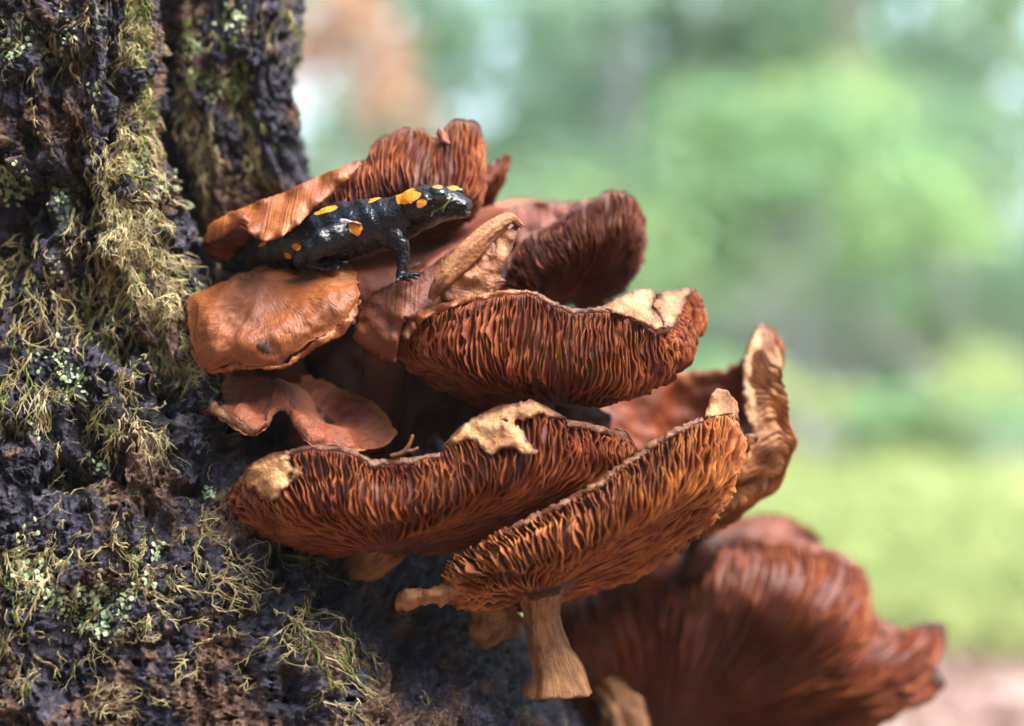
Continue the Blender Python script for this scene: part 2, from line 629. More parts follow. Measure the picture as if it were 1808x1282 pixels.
class Mass:
    def __init__(self):
        self.V, self.F, self.I, self.m, self.k = [], [], [], [], 0

    def add(self, V, F, m):
        if m not in self.m: self.m.append(m)
        F = np.asarray(F)
        self.V.append(V); self.F.append(F + self.k); self.I.append(np.full(len(F), self.m.index(m))); self.k += len(V)

    def build(self, name, label, cat):
        o = link(name, mesh(name, np.vstack(self.V), np.vstack(self.F), self.m, False, fmat=np.concatenate(self.I)), kind='stuff')
        return tag(o, label, cat)


def bg_tree(px, dist, r0, h, leaf, bark, crown_z, label, group=None, dens=1.0, spread=1.6, seed=1, mass=None):
    b = P(px, 641, dist * 1000); b[2] = ground_z(b[0], b[1]) - .05
    root = None if mass else empty('tree', b, label, 'tree', group)
    rr = random.Random(seed)
    cs, rs = [], []
    for i in range(24):
        z = crown_z + (h - crown_z) * (i + .5) / 24
        cs.append(b + np.array([rr.uniform(-1, 1) * spread, rr.uniform(-1, 1) * spread, z]))
        rs.append((rr.uniform(.3, .8) * spread * .5, rr.uniform(.3, .8) * spread * .5, rr.uniform(.2, .5) * spread * .5))
    V, F = leaf_cloud(cs, rs, int(120 * dens), .12, seed)
    if mass:
        v, f, _ = tube([b, b + [.05, 0, h * .5], b + [-.05, 0, h * .95]], [r0 * 1.3, r0, r0 * .3], 8, False, n=12)
        mass.add(v, f, bark)
        mass.add(V, F, leaf)
        return
    limbs(b, cs, r0, bark, 'trunk', root, b + np.array([rr.uniform(-.2, .2), 0, h * .95]))
    link('crown', mesh('crown', V, F, leaf, False), root)
    return root


def shrub(px, dist, w, h, leaf, label, group=None, per=260, size=.05, seed=1, z0=0.0, mass=None):
    b = P(px, 641, dist * 1000); b[2] = ground_z(b[0], b[1]) - .02
    root = None if mass else empty('shrub', b, label, 'shrub', group)
    rr = random.Random(seed)
    cs, rs = [], []
    for i in range(8):
        cs.append(b + np.array([rr.uniform(-.8, .8) * w, rr.uniform(-.5, .5) * w, z0 + h * rr.uniform(.2, .85)]))
        rs.append((w * rr.uniform(.25, .5), w * rr.uniform(.25, .5), h * rr.uniform(.15, .28)))
    if mass:
        for q in cs:
            v, f, _ = tube([b, (b + q) / 2 + np.array([0, 0, .1]), q], [.02, .012, .004], 6, False, n=8)
            mass.add(v, f, M['bgbark'])
        mass.add(*leaf_cloud(cs, rs, per, size, seed), leaf)
        return
    Vs, Fs, k = [], [], 0
    for q in cs:
        v, f, _ = tube([b + np.array([rr.uniform(-.05, .05), 0, 0]), (b + q) / 2 + np.array([0, 0, .1]), q], [.02, .012, .004], 6, n=8)
        Vs.append(v); Fs += [[i + k for i in ff] for ff in f]; k += len(v)
    link('branches', mesh('branches', np.vstack(Vs), Fs, M['bgbark']), root)
    V, F = leaf_cloud(cs, rs, per, size, seed)
    link('foliage', mesh('foliage', V, F, leaf, False), root)


bg_tree(1085, 9.0, .055, 10, M['leaf_c'], M['bgbark'], 1.9, 'blurred bluish trunk rising behind the uppermost mushrooms', seed=12)
bg_tree(1500, 9.5, .07, 10, M['leaf_a'], M['bgbark_tan'], 2.4, 'blurred tan trunk above the pointed mushroom', seed=13)
WOOD, UNDER = Mass(), Mass()
for i, (px, di, z0, lf, de) in enumerate([
        (760, 13, 1.2, 'leaf_a', .8), (900, 16, 1.0, 'leaf_c', .9), (1000, 12, 1.6, 'leaf_b', .7), (1240, 14, 1.2, 'leaf_a', .9),
        (1360, 11, 1.3, 'leaf_b', .8), (1620, 13, 1.3, 'leaf_c', .9), (1740, 10, 1.2, 'leaf_a', .8), (1850, 14, 1.0, 'leaf_c', .9),
        (1150, 20, .8, 'leaf_c', 1.0), (1440, 20, .8, 'leaf_a', 1.0), (640, 19, .8, 'leaf_b', .8), (1700, 22, .8, 'leaf_c', 1.0),
        (820, 26, .5, 'leaf_c', 1.0), (1300, 28, .5, 'leaf_c', 1.0), (1580, 30, .5, 'leaf_a', 1.0), (1060, 30, .5, 'leaf_a', 1.0),
        (500, 24, .5, 'leaf_c', 1.0), (1900, 26, .5, 'leaf_a', 1.0)]):
    bg_tree(px, di, .05, 9 + i % 3, M[lf], M['bgbark'], z0, '', None, de * .8, 1.7 + .05 * di, 30 + i, WOOD)
for i in range(22):                                              # the wood goes on unseen behind the camera, added to cut front sky fill
    an = math.radians(112 + 190 * i / 21)
    di = 5.0 + (i * 7 % 5) * 1.3
    q = np.array([math.sin(an) * di, math.cos(an) * di, 0.0])
    rb = random.Random(300 + i)
    cs = [q + np.array([rb.uniform(-1.2, 1.2), rb.uniform(-1.2, 1.2), .5 + 4.4 * (k + .5) / 9]) for k in range(9)]
    WOOD.add(*leaf_cloud(cs, [(1.1, 1.1, .6)] * 9, 260, .12, 400 + i), M['leaf_dark'])
    v, f, _ = tube([q, q + [.05, 0, 2.5], q + [0, 0, 5]], [.14, .10, .03], 8, False, n=10)
    WOOD.add(v, f, M['bgbark_dark'])
for i in range(26):                                              # and to both sides of the view
    an = math.radians(-58 + 46 * i / 12) if i < 13 else math.radians(24 + 88 * (i - 13) / 12)
    di = 10.0 + (i * 5 % 7) * 1.6
    q = np.array([math.sin(an) * di, math.cos(an) * di, 0.0])
    rb = random.Random(700 + i)
    cs = [q + np.array([rb.uniform(-1.8, 1.8), rb.uniform(-1.8, 1.8), .4 + 8.0 * (k + .5) / 16]) for k in range(16)]
    WOOD.add(*leaf_cloud(cs, [(1.1, 1.1, .6)] * 16, 150, .12, 800 + i), M['leaf_a' if i % 2 else 'leaf_c'])
    v, f, _ = tube([q, q + [.05, 0, 4], q + [0, 0, 8]], [.12, .09, .03], 8, False, n=10)
    WOOD.add(v, f, M['bgbark'])
WOOD.build('woodland', 'far green wood blurred into one mass behind the mushrooms, with unseen trees added behind the camera', 'wood')
shrub(585, 6.5, .42, 1.0, M['leaf_d'], 'blurred orange autumn shrub beside the mossy trunk at the top', seed=50, z0=1.25, per=70)
shrub(1350, 6.5, 1.3, 1.3, M['leaf_b'], 'bright yellow-green blurred shrub right of the upper mushrooms', seed=66, z0=.5, per=150)
for i, (px, di, w, h, lf, z0) in enumerate([
        (1150, 9.5, 1.1, .7, 'leaf_b', .0), (1350, 10, 1.1, .8, 'leaf_a', .0), (1520, 9, 1.1, .6, 'leaf_c', .0), (1680, 9.5, 1.1, .8, 'leaf_b', .0), (1830, 9, 1.1, .8, 'leaf_a', .0), (1000, 10, 1.0, .8, 'leaf_c', .0), (1640, 12, 1.5, 1.5, 'leaf_a', 1.6), (1780, 13, 1.5, 1.6, 'leaf_c', 1.5), (1420, 11, 1.4, 1.4, 'leaf_a', 1.6), (1200, 14, 1.5, 1.4, 'leaf_c', 2.2), (940, 13, 1.4, 1.6, 'leaf_a', 1.7), (690, 11, 1.2, 1.4, 'leaf_c', 1.2), (1480, 6.5, .8, .9, 'leaf_a', .8), (1700, 9, 1.2, 1.6, 'leaf_c', .6), (1560, 10, 1.2, 1.3, 'leaf_a', .2), (1000, 9, 1.0, 1.6, 'leaf_c', .5), (780, 9, 1.0, 1.5, 'leaf_a', .9), (1180, 9, 1.0, 1.4, 'leaf_c', .9), (1230, 8, 1.2, 1.5, 'leaf_a', .3), (1720, 7.5, 1.1, 1.4, 'leaf_a', .4),
        (900, 8, 1.1, 1.2, 'leaf_b', .3), (620, 9, 1.0, 1.0, 'leaf_b', .2), (1100, 12, 1.6, 1.4, 'leaf_c', .2), (1600, 12, 1.6, 1.4, 'leaf_c', .2),
        (1400, 13, 1.6, 1.0, 'leaf_c', .1), (1800, 11, 1.2, .8, 'leaf_b', .1)]):
    shrub(px, di, w, h, M[lf], '', None, 150, .05, 60 + i, z0, UNDER)
rb = random.Random(88)
for i in range(26):
    di = rb.uniform(4.5, 12)
    shrub(rb.uniform(560, 1850), di, rb.uniform(.3, .7), rb.uniform(.2, .55), M[rb.choice(('leaf_b', 'leaf_a', 'leaf_b', 'grass'))], '', None, 60, .045, 500 + i, 0, UNDER)
UNDER.build('undergrowth', 'leafy green undergrowth blurred behind the mushrooms', 'undergrowth')

# ------------------------------------------------------------------ thin haze added to lift the brightness of the background
hm_, hnt, hb = mat('haze')
hnt.nodes.remove(hb)
hv = hnt.nodes.new('ShaderNodeVolumePrincipled')
hv.inputs['Color'].default_value = (.95, .98, .95, 1)
hv.inputs['Density'].default_value = 0.0045
hnt.links.new(hv.outputs[0], hnt.nodes['Material Output'].inputs['Volume'])
HB = [(x, y, z) for z in (-9, 16) for y in (-168, 168) for x in (-168, 168)]
tag(link('haze', mesh('haze', np.array(HB, float), [[0, 2, 3, 1], [4, 5, 7, 6], [0, 1, 5, 4], [2, 6, 7, 3], [0, 4, 6, 2], [1, 3, 7, 5]], hm_, False), kind='stuff'), 'pale haze added to brighten the wood behind', 'haze')

# ------------------------------------------------------------------ the mossy tree the mushrooms grow on
TR = empty('mossy_tree', (-.20, .16, 0), 'big tree with rugged dark bark under tan moss, its foot bearing the mushrooms', 'tree')
# rows: image height -> (near right edge, crease, rear middle, rear edge) as (px, mm)
rows = [
    (-9000, (120, 60), (130, 95), (220, 95), (330, 160)),
    (-3000, (235, 30), (246, 80), (350, 70), (480, 130)),
    (-700, (262, 22), (273, 66), (392, 46), (535, 84)),
    (-200, (262, 20), (273, 66), (395, 46), (540, 84)),
    (0, (262, 20), (273, 66), (398, 46), (538, 84)),
    (150, (260, 20), (272, 68), (398, 48), (524, 84)),
    (300, (268, 22), (281, 72), (410, 56), (543, 92)),
    (450, (300, 24), (313, 78), (450, 70), (600, 112)),
    (600, (342, 22), (360, 80), (520, 86), (680, 135)),
    (700, (368, 18), (395, 74), (560, 88), (760, 140)),
    (850, (405, 8), (470, 56), (650, 82), (850, 145)),
    (1000, (490, -4), (590, 22), (760, 58), (890, 140)),
    (1150, (620, -14), (720, 4), (840, 36), (960, 140)),
    (1300, (770, -22), (860, -6), (960, 30), (1070, 150)),
    (1500, (900, -36), (1020, 0), (1150, 50), (1350, 170)),
    (1900, (1100, -50), (1220, -10), (1400, 50), (1600, 180)),
    (2330, (1250, -60), (1400, -15), (1600, 60), (1850, 200)),
]
ctrl = []
for py, a, b, c, d in rows:
    fl = max(0, (py - 850) / 1500.0)
    nr = a[1]
    px_l = [(-1150 - 500 * fl, 420), (-950 - 500 * fl, 160), (-620 - 380 * fl, 40 - 60 * fl), (-350 - 200 * fl, 0 - 60 * fl), (-120 - 60 * fl, nr - 20 - 10 * fl), (60 + 60 * fl, nr - 26), (190 + (a[0] - 262) * .45, nr - 22), (a[0] - 22, nr - 11), a, b, ((b[0] * .6 + c[0] * .4), (b[1] * .6 + c[1] * .4) - 4), c, (d[0] - 35, (c[1] + d[1]) / 2 - 10), (d[0] - 14 * (py <= 450), d[1]), (d[0] - 22, d[1] + 70), (d[0] - 200, 420), (-350, 560)]
    if py < -1000:
        px_l = [(min(x, d[0]), max(y, 10)) for x, y in px_l]
    ctrl.append([P(x, py, y) for x, y in px_l])
ctrl = np.array(ctrl)                                          # rows, cols, 3
zrow = np.array([r[0] for r in rows], float)
tq = np.concatenate([np.linspace(-9000, -260, 14)[:-1], np.linspace(-260, 1330, 660), np.linspace(1330, 2330, 50)[1:]])
G1 = hermite(ctrl, len(tq), False, zrow, tq)                   # nv, cols, 3
colpar = np.array([0, 330, 620, 900, 1130, 1310, 1440, 1520, 1560, 1640, 1700, 1790, 1880, 1960, 2080, 2500, 3100, 3700.0])
uq = np.concatenate([np.linspace(0, 1000, 40)[:-1], np.linspace(1000, 2010, 620), np.linspace(2010, 3700, 60)[1:-1]])
G = np.swapaxes(hermite(np.swapaxes(G1, 0, 1), len(uq), True, colpar, uq), 0, 1)
NU, NV = len(uq), len(tq)
Nn = grid_normals(G, True)
cen = G.mean(1, keepdims=True)
if (Nn * (G - cen)).sum() < 0:
    Nn = -Nn
    tflip = False
else:
    tflip = True
GKK = S * (D + G[..., 1]) / D
GPX, GPY = G[..., 0] / GKK + 904, 641 - (G[..., 2] - ZC) / GKK
A = np.broadcast_to(uq[None, :] * S, (NV, NU))
lw_ = np.clip((tq[:, None] - 700) / 420, 0, 1) * (GPX > -300) * (Nn[..., 1] < .6)     # the flare spreads: keep the grain at its size
A = A * (1 - lw_) + (GPX + 1250) * S * lw_
Bv = np.broadcast_to(-tq[:, None] * S, (NV, NU))
# domain warp, slanting plates, flaky lower edges
wx = A + .016 * fbm(A * 14, Bv * 9, 1.5, 3)
wy = Bv + .020 * fbm(A * 16, Bv * 12, 7.5, 3)
big = ridged(wx * 30, wy * 6.5, .5, 2)
medm = ridged(wx * 72, wy * 19, 2.5, 3)
small = fbm(A * 260, Bv * 120, 4.5, 4)
tiny = fbm(A * 620, Bv * 560, 8.5, 3)
st = wy * 34 + 1.6 * fbm(A * 45, Bv * 22, 3.3, 3)
shing = (1 - (st - np.floor(st))) ** 1.6                       # plates that jut at their lower end
shing = shing * np.clip(.5 + 1.2 * vnoise(A * 40, np.floor(st) * 3.1, 2.2), 0, 1)
pits = np.clip(fbm(wx * 34, wy * 20, 12.5, 3) - .28, 0, 1)
low_ = np.clip((tq[:, None] - 840) / 140, 0, 1)
shing = shing * (1 - .75 * low_)
disp = .0085 * (big + .25) + .0062 * medm + .0058 * shing + .0034 * small + .0013 * tiny - .050 * pits
for hx, hy, ha, hb, hd, ht_ in [(120, 245, 26, 55, 24, .2), (132, 335, 34, 46, 28, .3), (158, 385, 18, 60, 24, .2), (100, 130, 20, 60, 18, .1), (48, 260, 20, 40, 16, .2), (30, 420, 18, 40, 14, .2), (150, 455, 14, 50, 18, .3),
                               (110, 835, 70, 26, 30, -.1), (150, 770, 26, 40, 20, .4), (250, 610, 30, 34, 20, .4), (200, 620, 26, 26, 16, .5), (20, 545, 14, 40, 14, .2), (280, 700, 30, 16, 14, .4), (215, 830, 22, 40, 16, .3),
                               (30, 770, 26, 18, 16, .2), (120, 1085, 30, 16, 10, -.3), (330, 860, 30, 14, 14, .3), (190, 215, 12, 50, 14, .1), (75, 60, 12, 50, 12, .1), (310, 1130, 26, 14, 10, .3), (80, 1200, 14, 50, 12, .1), (430, 1195, 26, 14, 10, .5),
                               (330, 330, 14, 80, 14, .15), (300, 220, 10, 90, 12, .1), (430, 180, 14, 90, 14, .15), (480, 120, 12, 110, 14, .1), (350, 60, 10, 60, 12, .2), (490, 260, 14, 60, 12, .2)]:
    ex, ey = GPX - hx, GPY - hy
    ex = ex - ht_ * ey
    e_ = (ex / ha) ** 2 + (ey / hb) ** 2
    e_ = e_ * (1 + .8 * fbm(GPX * .05, GPY * .03, hx * .1, 3))
    disp = disp - (GPX > -200) * (Nn[..., 1] < .3) * hd * .001 * np.exp(-np.clip(e_, 0, 30) ** 1.5)
rear = np.clip((uq[None] - 1570) / 50, 0, 1) * np.clip((2090 - uq[None]) / 40, 0, 1) * np.clip((720 - tq[:, None]) / 120, 0, 1)
disp = disp * (1 - .6 * rear) + rear * (.0052 * ridged(wx * 78, wy * 7, 9.5, 3) + .0022 * ridged(wx * 190, wy * 60, 3.5, 2))
low = np.clip((tq[:, None] - 880) / 140, 0, 1)
disp = disp * (1 - .30 * low) + low * (.0030 * ridged(A * 130, Bv * 120, 5.5, 3) + .0022 * fbm(A * 300, Bv * 260, 6.5, 3))
disp = disp - disp[60:620, 60:560].mean() - .001
# fade to lower relief on coarse parts
fin = np.clip((tq[:, None] + 900) / 600, 0, 1) * np.clip((uq[None] - 700) / 300, .3, 1)
disp = disp * (.3 + .7 * fin)
ridge = np.clip(.45 + 26 * (disp - disp[:, 60:560].mean()), 0, 1)
T = G + Nn * disp[..., None]
TN = grid_normals(T, True)
if (TN * (T - cen)).sum() < 0:
    TN = -TN
uvT = np.stack([A, Bv], -1).reshape(-1, 2)
trunk = link('trunk', mesh('trunk', T.reshape(-1, 3), grid_faces(NV, NU, True, 0, tflip), M['bark'], uv=uvT, attrs={'ridge': ridge}), TR)
top = T[0].mean(0)

# photo pixel of every trunk vertex that faces the lens (to find where moss sits on it)
kk = S * (D + T[..., 1]) / D
TPX = T[..., 0] / kk + 904
TPY = 641 - (T[..., 2] - ZC) / kk
vis = (TN[..., 1] < .25) & (TPX > -60) & (TPX < 1150) & (TPY > -60) & (TPY < 1340)
vj, vi = np.nonzero(vis)
vpx, vpy, vdd = TPX[vis], TPY[vis], T[..., 1][vis]
cells = {}
for q in range(len(vj)):
    key = (int(vpx[q] // 4), int(vpy[q] // 4))
    o = cells.get(key)
    if o is None or vdd[q] < vdd[o] - .004:
        cells[key] = q


def on_trunk(px, py):
    kx, ky = int(px // 4), int(py // 4)
    for rad in range(0, 7):
        best = None
        for dx in range(-rad, rad + 1):
            for dy in range(-rad, rad + 1):
                q = cells.get((kx + dx, ky + dy))
                if q is not None and (best is None or vdd[q] < vdd[best]):
                    best = q
        if best is not None:
            return vj[best], vi[best]
    return None


sm = disp.copy()
for _ in range(10):
    sm = np.maximum(sm * .98, (np.roll(sm, 1, 0) + np.roll(sm, -1, 0) + np.roll(sm, 1, 1) + np.roll(sm, -1, 1)) / 4)
TS = G + Nn * sm[..., None]

rr = random.Random(21)


class Hair:
    def __init__(self):
        self.V, self.F = [], []
        self.k = 0

    def add(self, pts, r0, r1):
        pts = np.asarray(pts)
        n = len(pts)
        t = np.gradient(pts, axis=0)
        t /= np.linalg.norm(t, axis=1, keepdims=True) + 1e-9
        a = np.cross(t, [.2, .95, .3]); a /= np.linalg.norm(a, axis=1, keepdims=True) + 1e-9
        b = np.cross(t, a)
        r = np.linspace(r0, r1, n)[:, None]
        for k in range(3):
            th = k * 2.0944
            self.V.append(pts + r * (math.cos(th) * a + math.sin(th) * b))
        o = self.k
        for i in range(n - 1):
            for k in range(3):
                k2 = (k + 1) % 3
                self.F.append((o + k * n + i, o + k2 * n + i, o + k2 * n + i + 1, o + k * n + i + 1))
        self.k += 3 * n

    def build(self, name, m, parent):
        return link(name, mesh(name, np.vstack(self.V), np.array(self.F), m), parent, 'stuff')


def strand(hair, px, py, length, r0, curl, branches=4, lift=.0006, side=0.0):
    q = on_trunk(px, py)
    if q is None: return
    j, i = q
    if j >= NV - 4: return
    n = 13
    steps = length / S / 2.42 / n                      # rows per step
    drift = side + rr.gauss(0, .55)
    pts, nrm = [], []
    ph, w = rr.uniform(0, 6.28), rr.uniform(3, 8)
    ca = curl * rr.uniform(.2, 1) * (1.6 if rr.random() < .2 else .6)
    ii, jj = float(i), float(j)
    for k in range(n):
        t = k / (n - 1)
        j2 = min(NV - 2, int(jj)); i2 = int(ii) % NU
        p = TS[j2, i2] + Nn[j2, i2] * (lift + ca * .006 * abs(math.sin(ph + w * t)) * t)
        p = p + np.array([ca * .008 * math.cos(ph + w * t) * t, 0, ca * .006 * math.sin(ph * 1.3 + w * t) * t])
        pts.append(p); nrm.append(Nn[j2, i2])
        jj += steps * rr.uniform(.8, 1.2)
        drift += rr.gauss(0, .28)
        drift *= .9
        ii += steps * drift
    hair.add(pts, r0, r0 * .4)
    for b in range(branches):
        k = rr.randrange(1, n - 1)
        d = np.array(pts[k + 1]) - np.array(pts[k - 1])
        d = d / (np.linalg.norm(d) + 1e-9)
        s_ = np.cross(d, nrm[k]) * rr.choice((-1, 1))
        L = rr.uniform(.0009, .0034)
        p0 = np.array(pts[k])
        hair.add([p0, p0 + (s_ * .6 + d * .7) * L * .6 + nrm[k] * .0002, p0 + (s_ * .7 + d * 1.3) * L + np.array([0, 0, -.0003])], r0 * .7, r0 * .3)


# (centre px, py, spread x, spread y, count, length mm, radius mm, curl, green share)
beds = [
    (238, 40, 16, 55, 130, 14, .45, .5, .45), (232, 150, 22, 60, 130, 16, .45, .6, .30), (222, 260, 34, 60, 150, 20, .5, .6, .12),
    (205, 355, 40, 50, 110, 22, .5, .8, .10), (232, 430, 42, 50, 150, 24, .5, .8, .08), (285, 520, 28, 60, 130, 26, .5, .6, .08),
    (325, 610, 16, 50, 80, 22, .45, .6, .10), (345, 680, 10, 20, 20, 10, .4, .5, .2), (120, 30, 60, 40, 40, 18, .4, .7, .15), (40, 90, 36, 60, 26, 22, .5, .7, .10),
    (75, 170, 30, 60, 20, 20, .4, .4, .1), (55, 480, 46, 40, 60, 24, .55, 1.0, .25), (75, 560, 45, 36, 50, 26, .5, 1.1, .25), (30, 640, 35, 50, 40, 26, .5, 1.0, .2),
    (165, 500, 26, 40, 26, 26, .5, .9, .15), (195, 560, 30, 40, 32, 24, .45, 1.4, .2), (85, 690, 50, 24, 70, 34, .55, .8, .3), (215, 660, 40, 30, 30, 20, .45, .9, .25),
    (215, 740, 40, 30, 45, 18, .45, .8, .1), (285, 790, 14, 30, 20, 16, .5, .4, .05), (140, 850, 30, 30, 30, 24, .45, .8, .1), (60, 960, 50, 22, 56, 18, .5, 1.0, .1),
    (90, 1020, 60, 40, 56, 18, .5, 1.1, .25), (30, 1100, 30, 60, 50, 20, .5, 1.1, .3), (235, 940, 26, 20, 35, 14, .45, 1.2, .1), (290, 1020, 40, 22, 44, 14, .5, 1.3, .15),
    (405, 1010, 30, 25, 50, 14, .45, 1.4, .1), (350, 950, 20, 30, 15, 16, .4, .8, .1), (170, 1160, 20, 40, 22, 18, .4, .9, .1), (215, 1240, 22, 25, 30, 10, .45, 1.3, .1), (260, 1110, 14, 30, 14, 12, .4, 1.2, .2),
    (530, 1090, 26, 60, 50, 22, .4, .7, .15), (480, 980, 40, 30, 30, 24, .35, .6, .1), (580, 1160, 40, 50, 60, 18, .35, .6, .1), (60, 1190, 24, 40, 20, 16, .4, .6, .1),
    (120, 400, 90, 250, 50, 12, .35, .6, .1), (200, 900, 160, 150, 90, 10, .35, .7, .1), (250, 1150, 200, 120, 70, 9, .35, .8, .1),
    (330, 190, 10, 50, 14, 20, .4, .3, .1), (365, 280, 14, 50, 30, 24, .5, .3, .02), (400, 350, 22, 40, 40, 24, .5, .3, .02), (450, 320, 16, 50, 20, 24, .5, .4, .05),
    (332, 185, 8, 26, 36, 18, .5, .3, .02), (352, 240, 9, 26, 40, 20, .5, .3, .02), (378, 295, 12, 28, 44, 20, .5, .3, .02), (405, 345, 18, 28, 50, 22, .5, .3, .02), (455, 270, 10, 30, 24, 18, .5, .3, .05), (340, 80, 26, 50, 60, 14, .5, .4, .8), (410, 90, 12, 60, 40, 16, .5, .4, .7), (385, 130, 30, 40, 34, 12, .5, .4, .7), (500, 30, 14, 40, 20, 14, .5, .3, .8), (522, 60, 6, 60, 20, 12, .4, .3, .9), (440, 220, 14, 60, 30, 16, .5, .3, .5),
]
ht, hg = Hair(), Hair()
for cx, cy, sx, sy, n, L, rad, cu, gr in beds:
    for _ in range(int(n * (.95 if cx > 195 and cy < 720 and cx < 300 else .45))):
        x, y = rr.gauss(cx, sx * .75), rr.gauss(cy, sy * .75)
        bigs = rr.random() < .22
        strand(hg if rr.random() < gr * .7 else ht, x, y, L * .001 * rr.uniform(.3, 1.0) * (1.4 if bigs else 1), rad * .001 * (rr.uniform(1.1, 1.8) if bigs else rr.uniform(.4, .9)), cu, rr.choice((10, 16, 22)) if bigs else rr.choice((3, 6, 9)))
ht.build('dry_moss', M['moss_tan'], trunk)
# short green fuzz along the ridge
for _ in range(900):
    x, y = 250 + rr.gauss(0, 9), rr.uniform(-20, 260)
    q = on_trunk(x, y)
    if q is None: continue
    p = TS[q]; nn_ = TN[q] + np.array([.5, -.1, .2]) + np.array([rr.gauss(0, .5) for _ in range(3)])
    nn_ /= np.linalg.norm(nn_)
    L = rr.uniform(.001, .0035)
    hg.add([p, p + nn_ * L * .6, p + nn_ * L + np.array([0, 0, -.0006])], .0004, .00015)
hg.build('green_moss', M['moss_green'], trunk)

# lichen crusts of small lobes
oc = np.array([[1, 0, 0], [.3, .95, 0], [-.8, .6, 0], [-.8, -.6, 0], [.3, -.95, 0], [0, 0, .55]])
of = [(0, 1, 5), (1, 2, 5), (2, 3, 5), (3, 4, 5), (4, 0, 5)]
LV, LF = [], []
for cx, cy, sp, n in [(20, 325, 16, 120), (85, 50, 20, 90), (175, 165, 9, 60), (15, 90, 12, 50), (95, 620, 14, 60), (125, 675, 16, 60), (60, 760, 8, 20), (60, 1020, 22, 120),
                      (190, 1060, 22, 170), (170, 1090, 26, 120), (110, 1050, 25, 60), (200, 760, 6, 20), (75, 490, 16, 60), (300, 330, 9, 40), (230, 310, 12, 50), (205, 395, 16, 40), (40, 960, 20, 40), (270, 975, 12, 30), (370, 870, 5, 25),
                      (345, 100, 22, 90), (380, 140, 20, 80), (430, 150, 14, 40), (415, 40, 14, 50), (105, 345, 10, 30), (85, 100, 14, 40), (250, 1010, 14, 40), (180, 820, 8, 15)]:
    for _ in range(n):
        q = on_trunk(rr.gauss(cx, sp), rr.gauss(cy, sp))
        if q is None: continue
        nn_ = Vector(TN[q] + np.array([rr.gauss(0, .3) for _ in range(3)])).normalized()
        R = np.array(nn_.to_track_quat('Z', 'Y').to_matrix()) @ np.array(Matrix.Rotation(rr.uniform(0, 6), 3, 'Z'))
        v = oc * np.array([1, 1, 1]) * rr.uniform(.0006, .0017)
        v = v @ R.T + T[q] + TN[q] * .0006
        k = len(LV) * 6
        LV.append(v); LF += [(a + k, b + k, c + k) for a, b, c in of]
link('lichen', mesh('lichen', np.vstack(LV), np.array(LF), M['lichen'], False), trunk, 'stuff')

# loose flakes of bark, each one a piece of its own
def flake_mesh(seed):
    r = np.random.default_rng(seed)
    nu, nv = 10, 14
    u, v = np.meshgrid(np.linspace(-1, 1, nu), np.linspace(0, 1, nv))
    wv = .55 + .45 * np.sin(v * 2.6 + .3) + .2 * fbm(u * 0 + seed, v * 5, seed * 1.3, 2)
    x = u * wv * .5 + .12 * fbm(u * 0 + seed * 3, v * 3, 1.1, 2)
    y = -v + .10 * fbm(u * 3 + seed, v * 0, .3, 2) * v
    z = .10 * (1 - u ** 2) + .18 * v + .26 * fbm(u * 2.6, v * 6, seed, 4)
    V = np.stack([x, y, z], -1).reshape(-1, 3)
    V2 = V.copy(); V2[:, 2] -= .16 * (1 - .8 * np.abs(u.ravel()))
    F = grid_faces(nv, nu, False).tolist() + grid_faces(nv, nu, False, nu * nv, True).tolist()
    bd = [i for i in range(nu)] + [j * nu + nu - 1 for j in range(1, nv)] + [(nv - 1) * nu + i for i in range(nu - 2, -1, -1)] + [j * nu for j in range(nv - 2, 0, -1)]
    for a, b in zip(bd, bd[1:] + bd[:1]):
        F.append([b, a, a + nu * nv, b + nu * nv])
    return mesh('bark_flake', np.vstack([V, V2]), F, M['bark'], attrs={'ridge': np.full(2 * nu * nv, .45)})


flakes = [flake_mesh(s) for s in range(8)]
inv_trunk = None
cnt = 0
for _ in range(900):
    if cnt >= 230: break
    if rr.random() < .75:
        x, y = rr.uniform(-20, 420), rr.uniform(-10, 1290)
    else:
        x, y = rr.uniform(280, 520), rr.uniform(0, 420)
    if x > 640: continue
    q = on_trunk(x, y)
    if q is None or q[0] >= NV - 8: continue
    if ridge[q] < .35: continue
    tv = G[min(q[0] + 6, NV - 1), q[1]] - G[q]
    nn_ = Nn[q]
    yv = -tv / np.linalg.norm(tv)
    xv = np.cross(yv, nn_); xv /= np.linalg.norm(xv)
    yv = np.cross(nn_, xv)
    ang = rr.gauss(0, .25)
    sx = rr.uniform(.005, .012); sy = rr.uniform(.008, .020); sz = rr.uniform(.008, .016)
    if y > 900: sy *= .6
    Mx = Matrix(((xv[0], yv[0], nn_[0], 0), (xv[1], yv[1], nn_[1], 0), (xv[2], yv[2], nn_[2], 0), (0, 0, 0, 1)))
    f = bpy.data.objects.new('bark_flake', flakes[cnt % 8])
    COL.objects.link(f)
    f.parent = trunk
    p = T[q] - Nn[q] * .0022
    f.matrix_parent_inverse = Matrix.Translation(-Vector(TR.location)) if False else Matrix()
    f['_m'] = 0
    del f['_m']
    bpy_m = Matrix.Translation(Vector(p)) @ Mx @ Matrix.Rotation(ang, 4, 'Z') @ Matrix.Diagonal((sx, sy, sz, 1))
    f.matrix_basis = bpy_m          # the trunk sits at the world origin (its own inverse cancels the Empty)
    cnt += 1
bpy.context.view_layer.update()
